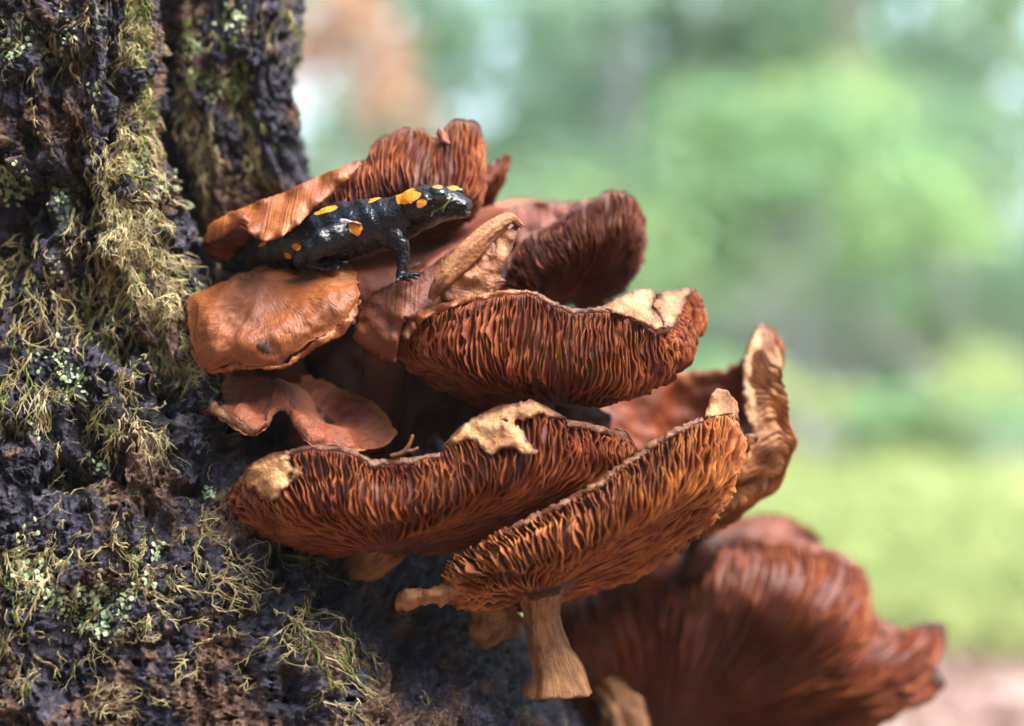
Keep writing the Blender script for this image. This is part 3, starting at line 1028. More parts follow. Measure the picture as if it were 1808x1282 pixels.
# the tree's own crown, high over the frame
cs, rs = [], []
r2 = random.Random(5)
for k in range(26):
    cs.append(top + np.array([r2.uniform(-2.2, 2.4), r2.uniform(-2.2, 2.2), r2.uniform(.8, 3.4)]))
    rs.append((.8, .8, .45))
Vs, Fs, k0 = [], [], 0
for q in cs[:14]:
    v, f, _ = tube([top - np.array([0, 0, .05]), (top + q) / 2 + np.array([0, 0, .3]), q], [.10, .06, .015], 9, n=12)
    Vs.append(v); Fs += [[i + k0 for i in ff] for ff in f]; k0 += len(v)
link('limbs', mesh('limbs', np.vstack(Vs), Fs, M['bark'], attrs={'ridge': np.zeros(k0)}), TR)
V, F = leaf_cloud(cs, rs, 240, .06, 77)
link('crown', mesh('crown', V, F, M['leaf_a'], False), TR)


# ------------------------------------------------------------------ mushrooms
MG = 'rusty brown mushrooms clustered on the trunk'


def mushroom(label, at):
    return empty('mushroom', P(*at), label, 'mushroom', MG)


def cap_surface(rim, belly, base, br, nu, nv, wave=.0012, seed=0, bellyv=.5, auto_out=.12, sag=.0):
    R = PA(rim)
    k = len(R)
    B0 = P(*base)
    cR = R.mean(0)
    Bl = []
    for i in range(k):
        if i < len(belly) and belly[i] is not None:
            Bl.append(P(*belly[i]))
        else:
            o = (R[i] - cR); o = o / (np.linalg.norm(o) + 1e-9)
            L = np.linalg.norm(R[i] - B0)
            Bl.append(R[i] * .45 + B0 * .55 + o * auto_out * L + (B0 - cR) / (np.linalg.norm(B0 - cR) + 1e-9) * L * .10)
    Bl = np.array(Bl)
    dirb = Bl - B0
    dirb = dirb / (np.linalg.norm(dirb, axis=1, keepdims=True) + 1e-9)
    ring = B0 + dirb * br * S
    q = ring * .45 + Bl * .55
    q = q + (Bl - (R * .5 + ring * .5)) * .10
    C = np.stack([R, Bl, q, ring])                        # rows, cols, 3
    L = np.linalg.norm(np.roll(Bl * .6 + R * .4, -1, 0) - (Bl * .6 + R * .4), axis=1)
    par = np.concatenate([[0], np.cumsum(L)])
    Cu = np.swapaxes(hermite(np.swapaxes(C, 0, 1), nu, True, par), 0, 1)
    Gd = hermite(Cu, nv, False, [0, .5, .8, 1.0])
    u = np.arange(nu) / nu
    v = np.linspace(0, 1, nv)
    n_ = grid_normals(Gd, True)
    sgn = 1.0 if (n_ * (Gd - cR)).sum() > 0 else -1.0
    n_ = n_ * sgn
    th = u * 2 * math.pi
    nzz = 1.3 * fbm(Gd[..., 0] * 42 + seed * 5.1, Gd[..., 1] * 42, Gd[..., 2] * 42 + seed, 4)
    fall = np.sin(np.clip(v * .9 + .1, 0, 1) * math.pi)[:, None]
    Gd = Gd + n_ * (wave * nzz * (.4 + fall))[..., None]
    # ragged margin
    tdir = Gd[min(4, nv - 1)] - Gd[0]
    tdir = tdir / (np.linalg.norm(tdir, axis=1, keepdims=True) + 1e-9)
    jag = .0011 * fbm(np.cos(th) * 14 + seed, np.sin(th) * 14, seed * 2.0, 4) + .0016 * np.clip(fbm(np.cos(th) * 6 - seed, np.sin(th) * 6, 9.1, 2), 0, 1)
    w = np.exp(-v / .03)[:, None]
    Gd = Gd + tdir[None] * (jag[None] * w)[..., None]
    return Gd, n_, sgn, par[-1]


def build_cap(root, rim, belly, base, br=30, outer='flesh', inner='skin_brown', nu=260, nv=48, thick=.0042, seed=0,
              wave=.0012, gills=0, gmat='gill', gh=.0042, gw=.00035, vend=.97, anast=.55, auto_out=.12, kink=1.0, vstart=.015, capname='cap'):
    Gd, n_, sgn, L = cap_surface(rim, belly, base, br, nu, nv, wave, seed, auto_out=auto_out)
    v = np.linspace(0, 1, nv)
    t = thick * (.22 + .78 * np.clip(v * 4, 0, 1) ** .7)
    In = Gd - n_ * t[:, None, None]
    n = nu * nv
    V = np.vstack([Gd.reshape(-1, 3), In.reshape(-1, 3), Gd[-1].mean(0)[None], In[-1].mean(0)[None]])
    fl = sgn < 0
    F1 = grid_faces(nv, nu, True, 0, fl)
    F2 = grid_faces(nv, nu, True, n, not fl)
    i = np.arange(nu); i2 = (i + 1) % nu
    Fr = np.stack([i, i + n, i2 + n, i2], -1)
    e = (nv - 1) * nu
    T1 = [[int(e + a), int(e + b), 2 * n] for a, b in zip(i, i2)]
    T2 = [[int(e + n + b), int(e + n + a), 2 * n + 1] for a, b in zip(i, i2)]
    F = F1.tolist() + F2.tolist() + Fr.tolist() + T1 + T2
    fm = [0] * len(F1) + [1] * len(F2) + [1] * len(Fr) + [0] * len(T1) + [1] * len(T2)
    kmul = max(1.0, round(L / .35 * 4) / 4)
    uu, vv = np.meshgrid(np.arange(nu) / nu * kmul, v)
    uv = np.stack([uu, vv], -1).reshape(-1, 2)
    uv = np.vstack([uv, uv, [0, 1], [0, 1]])
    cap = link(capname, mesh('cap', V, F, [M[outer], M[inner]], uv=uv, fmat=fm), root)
    if gills:
        gills = int(gills * 1.65)
        gw = gw * .68
        r = np.random.default_rng(100 + seed)
        du = np.roll(Gd, -1, 1) - np.roll(Gd, 1, 1)
        du /= np.linalg.norm(du, axis=-1, keepdims=True) + 1e-12
        ns = 40
        VV, FF, AA, k = [], [], [], 0
        sp = 1.0 / gills
        ph = r.uniform(0, 100)
        for g in range(gills * 2):
            half = g % 2 == 1
            if half and r.random() < .25: continue
            u0 = (g * .5 + r.normal(0, .10)) * sp
            v1 = vend * (r.uniform(.28, .62) if half else (r.uniform(.60, .86) if g % 4 == 2 else r.uniform(.93, 1.0)))
            vs = np.linspace(vstart + r.uniform(0, .02), v1, ns)
            tt = np.linspace(0, 1, ns)
            # wander: neighbours lean together and part again
            wand = anast * sp * (fbm(vs * 5.0 + 3.3 * g, g * .37, ph, 3) * .55 + fbm(vs * 3.0, u0 * gills * .16, ph + 4, 2) * 1.0) * np.clip(vs * 6, 0, 1)
            wand += kink * sp * 2.0 * fbm(vs * 2.2, u0 * gills * .05, ph + 9, 2) * np.clip(vs * 4, 0, 1)
            uq_ = ((u0 + wand) % 1.0) * nu
            i0 = np.floor(uq_).astype(int) % nu; fu = (uq_ - np.floor(uq_))[:, None]; i1 = (i0 + 1) % nu
            jq = vs * (nv - 1); j0 = np.clip(np.floor(jq).astype(int), 0, nv - 2); fv = (jq - j0)[:, None]

            def samp(X):
                return (X[j0, i0] * (1 - fu) + X[j0, i1] * fu) * (1 - fv) + (X[j0 + 1, i0] * (1 - fu) + X[j0 + 1, i1] * fu) * fv
            p, nn_, tu = samp(Gd), samp(n_), samp(du)
            hh = gh * 1.0 * np.clip(tt * 9, 0, 1) ** .8 * np.clip((1 - tt) * (3 if half else 6), 0, 1) ** .7
            hh = hh * (.80 + .35 * fbm(vs * 16 + g, g * 1.7, ph, 3)) * r.uniform(.75, 1.15) * (1 if not half else .8)
            lean = (.42 * fbm(vs * 9, g * .9, ph + 2, 3) + .38 * fbm(vs * 3.5, u0 * gills * .12, ph + 6, 2))[:, None] * hh[:, None]
            cr = p + nn_ * hh[:, None] + tu * lean
            w0, w1 = gw * 1.5, gw * .55
            VV += [p - tu * w0 - nn_ * .0004, p * .5 + cr * .5 - tu * gw + tu * lean * -.15, cr - tu * w1, cr + tu * w1, p * .5 + cr * .5 + tu * gw + tu * lean * -.15, p + tu * w0 - nn_ * .0004]
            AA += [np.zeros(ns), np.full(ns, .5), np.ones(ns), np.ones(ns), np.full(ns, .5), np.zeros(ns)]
            a = np.arange(ns - 1)
            for row in range(5):
                A_ = k + row * ns + a
                FF.append(np.stack([A_, A_ + 1, A_ + ns + 1, A_ + ns], -1))
            k += 6 * ns
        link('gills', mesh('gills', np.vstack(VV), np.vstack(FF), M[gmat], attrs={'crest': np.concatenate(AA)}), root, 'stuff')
    return Gd, n_


def stem(root, pts, radii_px, m='stem', name='stem', sides=28, rough=.16, seed=0, n=40):
    V, F, uv = tube(PA(pts), [r * S for r in radii_px], sides, n=n, rough=rough, seed=seed)
    ax = V[(n - 1) * sides:n * sides].mean(0) - V[(n - 4) * sides:(n - 3) * sides].mean(0)
    ax = ax / (np.linalg.norm(ax) + 1e-9)
    th = np.arange(sides) / sides * 2 * math.pi
    rag = .0022 * fbm(np.cos(th) * 3.5 + seed, np.sin(th) * 3.5, seed * 1.7, 4)     # torn end
    for k_, w_ in ((1, 1.0), (2, .7), (3, .3)):
        V[(n - k_) * sides:(n - k_ + 1) * sides] += ax * (rag * w_)[:, None]
    return link(name, mesh(name, V, F, M[m], uv=uv, attrs={'edge': np.ones(len(V))}), root)


def inpoly(x, y, poly):
    c = False
    j = len(poly) - 1
    for i in range(len(poly)):
        xi, yi, xj, yj = poly[i][0], poly[i][1], poly[j][0], poly[j][1]
        if (yi > y) != (yj > y) and x < (xj - xi) * (y - yi) / (yj - yi + 1e-12) + xi:
            c = not c
        j = i
    return c


def flap(root, poly, m, name='rim_flap', thick=.0016, bulge=.003, jag=2.0, holes=(), seed=0, step=7, label=None):
    step = min(step, 5)
    bulge *= .55
    thick = min(thick, .0009) if name != 'cap' else thick
    """A torn or folded patch of cap: its own outline, curved and with thickness."""
    r = random.Random(seed)
    pts = []
    for a, b in zip(poly, poly[1:] + poly[:1]):
        L = math.hypot(b[0] - a[0], b[1] - a[1])
        k = max(1, int(L / step))
        for q in range(k):
            t = q / k
            j = jag if q else 0
            pts.append((a[0] + (b[0] - a[0]) * t + r.gauss(0, j), a[1] + (b[1] - a[1]) * t + r.gauss(0, j), a[2] + (b[2] - a[2]) * t))
    x0, x1 = min(p[0] for p in pts), max(p[0] for p in pts)
    y0, y1 = min(p[1] for p in pts), max(p[1] for p in pts)
    inner = []
    y = y0
    while y < y1:
        x = x0
        while x < x1:
            q = (x + r.uniform(-2, 2), y + r.uniform(-2, 2))
            if inpoly(*q, pts) and min(math.hypot(q[0] - p[0], q[1] - p[1]) for p in pts) > step * .55:
                inner.append(q)
            x += step
        y += step
    co = [Vector((p[0], p[1])) for p in pts] + [Vector(p) for p in inner]
    nb = len(pts)
    res = delaunay_2d_cdt(co, [(i, (i + 1) % nb) for i in range(nb)], [], 1, 1e-4)
    vs, fs = res[0], res[2]
    arr = np.array([(p[0], p[1], p[2]) for p in poly], float)
    full = np.array(pts, float)
    W, ED = [], []
    for q in vs:
        d = np.hypot(arr[:, 0] - q[0], arr[:, 1] - q[1]) + 1e-3
        w = 1 / d ** 2.2
        z = (w * arr[:, 2]).sum() / w.sum()
        e = np.hypot(full[:, 0] - q[0], full[:, 1] - q[1]).min()
        z += -bulge * 1000 * (1 - math.exp(-e / 14.0)) + (.8 if name == 'rim_lip' else 2.3) * float(fbm(q[0] * .035 + seed, q[1] * .035, seed, 4))
        W.append(P(q[0], q[1], z)); ED.append(min(1.0, e / 14.0))
    F = []
    for f in fs:
        cx = sum(vs[i][0] for i in f) / len(f); cy = sum(vs[i][1] for i in f) / len(f)
        if any(inpoly(cx, cy, h) for h in holes): continue
        F.append(list(f))
    bm = bmesh.new()
    el = bm.verts.layers.float.new('edge')
    bv = [bm.verts.new(w) for w in W]
    for v_, e_ in zip(bv, ED): v_[el] = e_
    for f in F:
        try: bm.faces.new([bv[i] for i in f])
        except ValueError: pass
    bm.normal_update()
    if sum(f.normal.y * f.calc_area() for f in bm.faces) > 0:
        bmesh.ops.reverse_faces(bm, faces=bm.faces[:])
    bmesh.ops.solidify(bm, geom=bm.faces[:], thickness=thick)
    loose = [v for v in bm.verts if not v.link_faces]
    bmesh.ops.delete(bm, geom=loose, context='VERTS')
    me = bpy.data.meshes.new(name)
    bm.to_mesh(me); bm.free()
    me.materials.append(M[m])
    uvl = me.uv_layers.new(name='UVMap')
    for lp in me.loops:
        c = me.vertices[lp.vertex_index].co
        uvl.data[lp.index].uv = (c.x / .35, .35 + (c.z - ZC) * .5)
    me.polygons.foreach_set('use_smooth', np.ones(len(me.polygons), dtype=bool))
    o = link(name, me, root)
    if label: o['label'] = label
    return o


# --- A: fan standing upright behind the salamander
a = mushroom('upright fan-shaped mushroom at the top, gills showing behind the salamander', (680, 430, 45))
build_cap(a, [(358, 430, 30), (365, 398, 25), (420, 368, 20), (500, 340, 18), (580, 306, 20), (640, 280, 22), (660, 248, 25), (704, 224, 28), (742, 224, 30), (768, 244, 32), (786, 222, 32), (815, 207, 34), (848, 225, 38), (855, 275, 42), (846, 335, 46),
          (790, 310, 76), (660, 330, 88), (480, 390, 72)],
          [(430, 445, 25), (450, 432, 20), (490, 415, 15), (540, 400, 12), (590, 385, 10), (640, 365, 10), (670, 345, 10), (705, 338, 12), (740, 335, 14), (765, 338, 16), (780, 338, 18), (805, 335, 20), (824, 345, 26), (830, 362, 34), (818, 385, 40)],
          (690, 430, 45), 30, gills=75, gmat='gill', seed=1, nu=300, gh=.0036, anast=.3, kink=.6)
flap(a, [(360, 425, 16), (366, 400, 14), (400, 378, 10), (440, 362, 8), (500, 340, 8), (560, 312, 10), (632, 283, 14), (640, 292, 12), (610, 322, 2), (560, 362, -10), (526, 398, -22), (500, 418, -28), (468, 428, -28), (442, 412, -22), (430, 388, -10), (400, 415, 4), (370, 428, 14)],
     'skin_tan', seed=3, jag=1.0, bulge=.006, label='smooth tan margin rolled over towards the viewer')
flap(a, [(770, 236, 26), (775, 226, 26), (790, 236, 26), (795, 256, 24), (780, 250, 24)], 'skin_brown', 'rim_flap', seed=4, jag=1)
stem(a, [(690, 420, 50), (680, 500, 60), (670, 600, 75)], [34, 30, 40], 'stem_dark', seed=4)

# --- B: wedge behind it
b = mushroom('small dark red wedge of mushroom behind the upright fan', (820, 410, 78))
build_cap(b, [(815, 350, 64), (842, 305, 66), (872, 282, 70), (897, 272, 74), (890, 312, 80), (872, 356, 84), (842, 372, 90)],
          [(815, 375, 64), (836, 350, 62), (862, 326, 64), (884, 306, 70)], (815, 405, 78), 16, gills=26, gmat='gill', seed=2, nu=120, nv=28, gh=.0022, thick=.003)
stem(b, [(815, 400, 80), (800, 470, 84), (770, 560, 92)], [18, 16, 22], 'stem_dark', seed=5)

# --- C: broad cap right of the salamander
c = mushroom('blurred broad mushroom right of the salamander, brown top over dark gills', (1000, 540, 70))
build_cap(c, [(884, 510, 34), (898, 470, 36), (918, 424, 40), (955, 402, 45), (1000, 374, 48), (1045, 350, 52), (1086, 333, 56), (1122, 348, 60), (1140, 390, 64), (1138, 440, 66), (1108, 500, 66),
          (1075, 440, 100), (1040, 362, 118), (985, 356, 122), (925, 352, 115), (868, 362, 104), (845, 410, 88), (850, 470, 60)],
          [(900, 520, 32), (920, 500, 30), (945, 480, 30), (980, 460, 32), (1015, 440, 36), (1052, 430, 42), (1085, 425, 48), (1108, 432, 54), (1120, 452, 58), (1112, 486, 60), (1080, 518, 62)],
          (1000, 548, 68), 26, gills=80, gmat='gill_dark', inner='skin_mauve', seed=3, gh=.0036)
flap(c, [(872, 372, 70), (900, 364, 74), (940, 356, 84), (1000, 360, 86), (1040, 352, 78), (1050, 352, 62), (1000, 380, 56), (955, 408, 52), (920, 430, 46), (905, 470, 42), (870, 460, 52), (850, 420, 62)],
     'skin_mauve', 'cap_top', seed=7, jag=1, bulge=.0, label='dusky pinkish brown upper side of the cap')
stem(c, [(1000, 545, 70), (960, 620, 80), (880, 700, 90)], [28, 26, 34], 'stem_dark', seed=6)

# --- D: the cap the salamander stands on
d = mushroom('brown saddle-shaped mushroom under the forefoot of the salamander, edge curled up', (740, 560, 10))
flap(d, [(622, 596, -8), (628, 560, -4), (640, 538, -2), (660, 515, -4), (690, 500, -8), (720, 490, -12), (745, 480, -8), (770, 462, 0), (800, 440, 8), (830, 425, 14), (860, 405, 16), (890, 390, 14), (910, 394, 10), (902, 425, 4), (882, 480, -2), (864, 514, -6),
         (800, 538, -12), (752, 562, -18), (735, 572, -20), (716, 560, -24), (705, 600, -22), (698, 640, -16), (676, 636, -14), (655, 622, -12), (636, 610, -10)],
     'skin_mauve', 'cap', .006, .012, 1.2, (), 40, 6)
flap(d, [(776, 522, -24), (798, 490, -24), (838, 445, -22), (880, 408, -18), (916, 396, -16), (909, 425, -17), (894, 462, -19), (884, 488, -21), (895, 496, -21), (876, 500, -22), (868, 522, -24), (830, 533, -26), (790, 531, -26)],
     'tanflesh', seed=9, jag=1.0, bulge=.002, label='pale tan edge curled upright with small holes',
     holes=([(866, 426), (872, 424), (876, 440), (870, 452), (864, 446)], [(886, 416), (891, 417), (889, 424)]))
stem(d, [(762, 528, -22), (780, 500, -26), (806, 466, -26), (842, 430, -23), (876, 400, -19), (904, 386, -16), (920, 398, -15)], [6, 14, 17, 18, 16, 12, 4], 'tanflesh', 'rolled_lip', 30, .34, 41, 90)
flap(d, [(706, 600, -20), (712, 566, -18), (716, 538, -16), (726, 545, -18), (724, 565, -22), (735, 580, -24), (722, 600, -24)], 'tanflesh', seed=11, jag=1.5, bulge=.003)
stem(d, [(690, 590, 2), (680, 680, 25), (660, 780, 45), (640, 850, 60)], [52, 42, 40, 48], 'stem_dark', seed=7)

# --- cap filling the space under the salamander's chin
n2_ = mushroom('dusky brown cap half hidden under the belly and chin of the salamander', (740, 520, 40))
build_cap(n2_, [(545, 540, 24), (620, 452, 40), (700, 412, 52), (760, 398, 56), (810, 384, 58), (868, 366, 60), (898, 372, 52), (880, 408, 40), (830, 436, 30), (775, 462, 24), (742, 500, 18), (690, 540, 14), (620, 560, 14)],
          [(610, 490, 22), (650, 468, 32), (710, 448, 40), (758, 440, 44), (800, 422, 46), (840, 398, 50), (852, 400, 44), (838, 416, 36), (800, 440, 28), (762, 464, 22), (735, 485, 18), (695, 510, 14), (650, 520, 16)],
          (730, 466, 28), 16, outer='skin_brown', inner='flesh', seed=15, nu=180, nv=40, thick=.004, wave=.0016)
stem(n2_, [(730, 480, 36), (700, 560, 55), (660, 640, 75)], [30, 28, 34], 'stem_dark', seed=20)

# --- dark cap shapes added to deepen the shade in the hollows
o_ = mushroom('dark cap shape added as shade in the hollow behind the wrinkled salmon cap', (670, 690, 50))
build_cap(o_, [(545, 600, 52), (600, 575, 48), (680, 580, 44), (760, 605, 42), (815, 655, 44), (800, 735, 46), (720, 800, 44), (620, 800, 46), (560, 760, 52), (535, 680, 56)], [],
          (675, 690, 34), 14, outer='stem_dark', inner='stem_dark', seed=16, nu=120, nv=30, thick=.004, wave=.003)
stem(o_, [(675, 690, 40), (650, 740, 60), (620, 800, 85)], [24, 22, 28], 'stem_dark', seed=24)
p_ = mushroom('dark cap shape added as shade in the gap between the two large gilled mushrooms', (920, 750, 60))
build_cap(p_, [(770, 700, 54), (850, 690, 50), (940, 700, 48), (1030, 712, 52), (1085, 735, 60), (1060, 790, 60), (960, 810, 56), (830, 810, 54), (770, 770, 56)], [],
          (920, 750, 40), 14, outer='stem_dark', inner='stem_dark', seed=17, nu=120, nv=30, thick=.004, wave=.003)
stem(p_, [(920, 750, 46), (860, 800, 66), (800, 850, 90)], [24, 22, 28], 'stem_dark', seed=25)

# --- E: smooth convex cap at the left
e = mushroom('smooth rounded brown cap at the trunk edge under the salamander', (470, 560, 10))
build_cap(e, [(333, 520, 6), (338, 590, -6), (362, 648, -14), (420, 645, -24), (495, 645, -30), (512, 628, -32), (560, 598, -34), (602, 572, -32), (630, 538, -26), (633, 508, -16), (618, 472, 0), (585, 460, 10), (540, 470, 14), (480, 470, 20), (430, 485, 22), (372, 510, 16)],
          [(375, 530, -13), (378, 575, -22), (395, 606, -27), (430, 598, -32), (490, 592, -34), (520, 580, -34), (552, 560, -33), (582, 542, -30), (600, 524, -26), (600, 504, -19), (590, 486, -10), (565, 478, -4), (530, 482, -3), (480, 476, 0), (440, 492, -1), (405, 510, -6)],
          (465, 496, -12), 10, outer='skin_tan', inner='flesh', seed=5, nu=260, nv=60, thick=.006, wave=.0022)
flap(e, [(330, 600, -6), (360, 652, -16), (420, 646, -28), (500, 645, -34), (562, 598, -38), (606, 570, -37), (634, 530, -30), (632, 552, -30), (606, 592, -34), (562, 612, -36), (515, 645, -34), (498, 652, -32), (425, 652, -24), (372, 660, -14), (345, 640, -6)],
     'skin_tan', seed=12, jag=1.5, bulge=.002, label='ragged folded lower margin')
flap(e, [(452, 612, -47), (462, 600, -47), (474, 606, -47), (478, 622, -45), (462, 626, -45)], 'stem_dark', 'dark_scar', seed=13, jag=1, bulge=.001)
stem(e, [(480, 560, 5), (500, 640, 25), (540, 740, 60)], [40, 34, 40], 'stem_dark', seed=8)

# --- F: big gilled cap
f = mushroom('large gilled mushroom with torn pale rim below the salamander, second tier', (950, 720, 30))
build_cap(f, [(703, 588, 5), (716, 564, -6), (750, 549, -16), (820, 530, -22), (865, 520, -26), (905, 512, -28), (945, 517, -28), (975, 532, -29), (1010, 547, -30), (1065, 545, -28), (1105, 558, -25), (1160, 582, -18), (1188, 578, -8), (1206, 546, 4), (1228, 507, 20), (1226, 545, 36),
          (1170, 520, 66), (1100, 525, 78), (980, 545, 82), (820, 560, 68), (730, 580, 36)],
          [(722, 640, 4), (745, 640, -8), (778, 645, -18), (825, 648, -28), (865, 650, -31), (905, 652, -34), (943, 655, -36), (980, 660, -36), (1016, 664, -36), (1065, 676, -34), (1105, 682, -28), (1148, 672, -20), (1178, 652, -10), (1196, 632, 2), (1212, 600, 16), (1216, 590, 30)],
          (990, 726, 18), 30, gills=120, gmat='gill', inner='skin_brown', seed=6, nu=360, nv=60, gh=.0044)
flap(f, [(1040, 548, -26), (1072, 536, -22), (1110, 516, -12), (1140, 507, -2), (1152, 508, 0), (1158, 530, -4), (1150, 545, -12), (1166, 560, -20), (1172, 578, -25), (1158, 584, -28), (1128, 568, -31), (1090, 554, -31)], 'pale', seed=14, jag=1.2, bulge=.002, label='pale torn fold of the rim')
flap(f, [(1158, 520, 0), (1190, 512, 4), (1226, 506, 16), (1212, 530, 6), (1200, 560, -8), (1186, 580, -18), (1172, 580, -24), (1164, 556, -18), (1150, 542, -8)], 'tanflesh', seed=15, jag=1.2, bulge=.002, label='reddish tan torn end of the rim')
flap(f, [(704, 590, -2), (714, 562, -12), (745, 546, -22), (800, 530, -27), (860, 517, -31), (905, 511, -33), (950, 515, -33), (948, 521, -35), (900, 519, -35), (850, 527, -34), (800, 542, -32), (750, 562, -28), (722, 590, -20), (712, 606, -8)],
     'skin_tan', 'rim_lip', seed=16, jag=1.0, bulge=.001, step=5)
flap(f, [(950, 517, -33), (975, 531, -34), (1010, 545, -35), (1060, 543, -33), (1085, 552, -32), (1060, 551, -34), (1010, 554, -36), (974, 540, -36), (948, 524, -35)], 'tanflesh', 'rim_lip', seed=17, jag=.8, bulge=.0005, step=5)
stem(f, [(958, 715, 28), (880, 760, 45), (800, 830, 60)], [36, 32, 40], 'stem_dark', seed=9)

# --- G: wrinkled salmon cap
g = mushroom('small wrinkled salmon pink cap drooping at the trunk, left of the dark hollow', (520, 740, 10))
build_cap(g, [(345, 712, 4), (352, 694, 8), (372, 662, 16), (440, 642, 28), (510, 648, 30), (578, 674, 28), (655, 715, 18), (700, 766, 4), (640, 795, -14), (590, 800, -22), (548, 790, -24), (530, 752, -18), (498, 726, -14), (472, 758, -26), (446, 774, -28), (400, 748, -24), (368, 724, -14)],
          [(400, 700, -8), (410, 690, -4), (425, 680, 0), (455, 672, 6), (490, 678, 10), (530, 700, 10), (585, 735, 4), (625, 766, -4), (600, 775, -16), (570, 775, -20), (545, 760, -21), (525, 735, -18), (500, 712, -16), (475, 725, -22), (450, 735, -24), (425, 722, -19), (405, 710, -14)],
          (492, 672, -2), 12, outer='skin_salmon', inner='flesh', seed=7, nu=220, nv=50, thick=.0035, wave=.0034)
flap(g, [(365, 722, -16), (400, 746, -26), (446, 772, -31), (470, 756, -29), (482, 738, -24), (470, 748, -32), (448, 758, -34), (420, 740, -32), (385, 716, -22), (374, 700, -12)], 'pale', 'rim_lip', seed=18, jag=1.2, bulge=.001, step=5)
stem(g, [(540, 750, 5), (600, 800, 25), (640, 850, 45)], [40, 36, 40], 'stem_dark', seed=10)

# --- H: large lower left gilled cap
h = mushroom('large gilled mushroom on the lower tier with cream torn rim flaps', (690, 990, 0))
build_cap(h, [(407, 890, -5), (414, 852, -15), (445, 815, -25), (500, 795, -30), (560, 785, -34), (620, 793, -38), (655, 812, -38), (720, 810, -38), (778, 800, -36), (800, 765, -34), (850, 728, -34), (935, 708, -34), (1000, 738, -30), (1060, 752, -24), (1108, 764, -14), (1122, 795, 0), (1092, 845, 12),
          (1000, 815, 44), (860, 810, 60), (660, 820, 60), (490, 840, 36)],
          [(445, 922, -10), (470, 912, -22), (502, 902, -34), (545, 895, -42), (590, 890, -46), (638, 895, -50), (680, 902, -50), (730, 900, -50), (788, 884, -48), (830, 866, -46), (876, 852, -44), (932, 842, -42), (985, 845, -36), (1030, 850, -28), (1062, 858, -16), (1070, 868, -4), (1058, 878, 8)],
          (690, 990, -4), 42, gills=125, gmat='gill', inner='skin_brown', seed=8, nu=380, nv=64, gh=.0048, anast=.6)
flap(h, [(782, 792, -37), (800, 766, -38), (830, 740, -38), (868, 728, -38), (905, 712, -38), (940, 706, -38), (968, 720, -37), (1000, 740, -34), (976, 738, -37), (950, 732, -40), (930, 740, -42), (920, 752, -45), (930, 775, -48), (950, 794, -50), (948, 802, -51), (928, 806, -51), (908, 792, -50), (885, 792, -50), (868, 806, -49), (852, 792, -47), (832, 778, -45), (812, 782, -42), (800, 792, -40)],
     'pale', seed=19, jag=1.6, bulge=.003, step=6, label='cream torn flap hanging over the gills', holes=([(886, 737), (898, 740), (898, 748), (888, 744)], [(908, 738), (926, 742), (922, 756), (910, 752)]))
flap(h, [(418, 852, -20), (445, 818, -30), (480, 804, -34), (520, 802, -37), (505, 812, -40), (518, 826, -42), (541, 822, -43), (530, 842, -45), (505, 862, -44), (488, 882, -42), (462, 882, -36), (448, 860, -34), (432, 862, -26)],
     'pale', seed=20, jag=2.0, bulge=.002, step=6, label='cream scrap of torn rim near the trunk', holes=([(506, 838), (518, 832), (514, 846)],))
flap(h, [(500, 797, -34), (560, 784, -39), (620, 792, -43), (655, 811, -43), (720, 809, -43), (778, 798, -41), (776, 806, -44), (720, 820, -46), (655, 822, -46), (618, 801, -46), (560, 793, -43), (505, 804, -38)], 'tanflesh', 'rim_lip', seed=21, jag=1.0, bulge=.0005, step=5)
flap(h, [(1000, 740, -34), (1060, 752, -29), (1106, 764, -19), (1120, 790, -6), (1112, 800, -8), (1095, 775, -20), (1055, 763, -32), (1000, 752, -37)], 'tanflesh', 'rim_lip', seed=22, jag=.8, bulge=.0005, step=5)
stem(h, [(690, 950, 2), (660, 985, 10), (640, 1000, 22), (610, 1040, 50)], [46, 34, 30, 30], 'stem', seed=11)

# --- I: long ochre gilled cap with hanging stem
i_ = mushroom('long ochre gilled mushroom with a hanging broken stem, lowest of those in focus', (955, 1080, 5))
build_cap(i_, [(786, 1040, -10), (792, 1000, -20), (850, 958, -30), (930, 918, -36), (1000, 884, -38), (1060, 850, -38), (1120, 804, -37), (1180, 764, -35), (1240, 738, -29), (1290, 728, -21), (1312, 756, -8), (1304, 825, 2), (1270, 890, 6), (1218, 948, 8),
           (1150, 930, 40), (1000, 965, 58), (850, 1015, 32)],
          [(825, 1052, -18), (838, 1022, -32), (880, 1000, -42), (940, 982, -48), (1000, 962, -50), (1058, 936, -50), (1110, 906, -48), (1156, 882, -45), (1198, 866, -38), (1230, 866, -30), (1240, 880, -20), (1224, 912, -12), (1190, 945, -4), (1140, 985, 4)],
          (950, 1068, 6), 40, gills=115, gmat='gill_bright', inner='skin_tan', seed=9, nu=360, nv=60, gh=.0056, gw=.00042, anast=.75, kink=1.3)
flap(i_, [(1244, 738, -28), (1252, 705, -22), (1265, 686, -18), (1286, 690, -16), (1302, 710, -14), (1306, 742, -14), (1290, 742, -22), (1266, 742, -28)], 'stem', 'rim_flap', seed=23, jag=1.2, bulge=.005, thick=.003, label='small brown tip curled up at the end of the rim')
flap(i_, [(850, 952, -34), (930, 914, -40), (1000, 880, -43), (1060, 846, -43), (1120, 800, -41), (1180, 760, -39), (1240, 736, -33), (1242, 743, -36), (1182, 772, -43), (1122, 813, -45), (1062, 859, -47), (1000, 893, -47), (930, 926, -44), (850, 964, -38)], 'tanflesh', 'rim_lip', seed=24, jag=1.6, bulge=.0005, step=6)
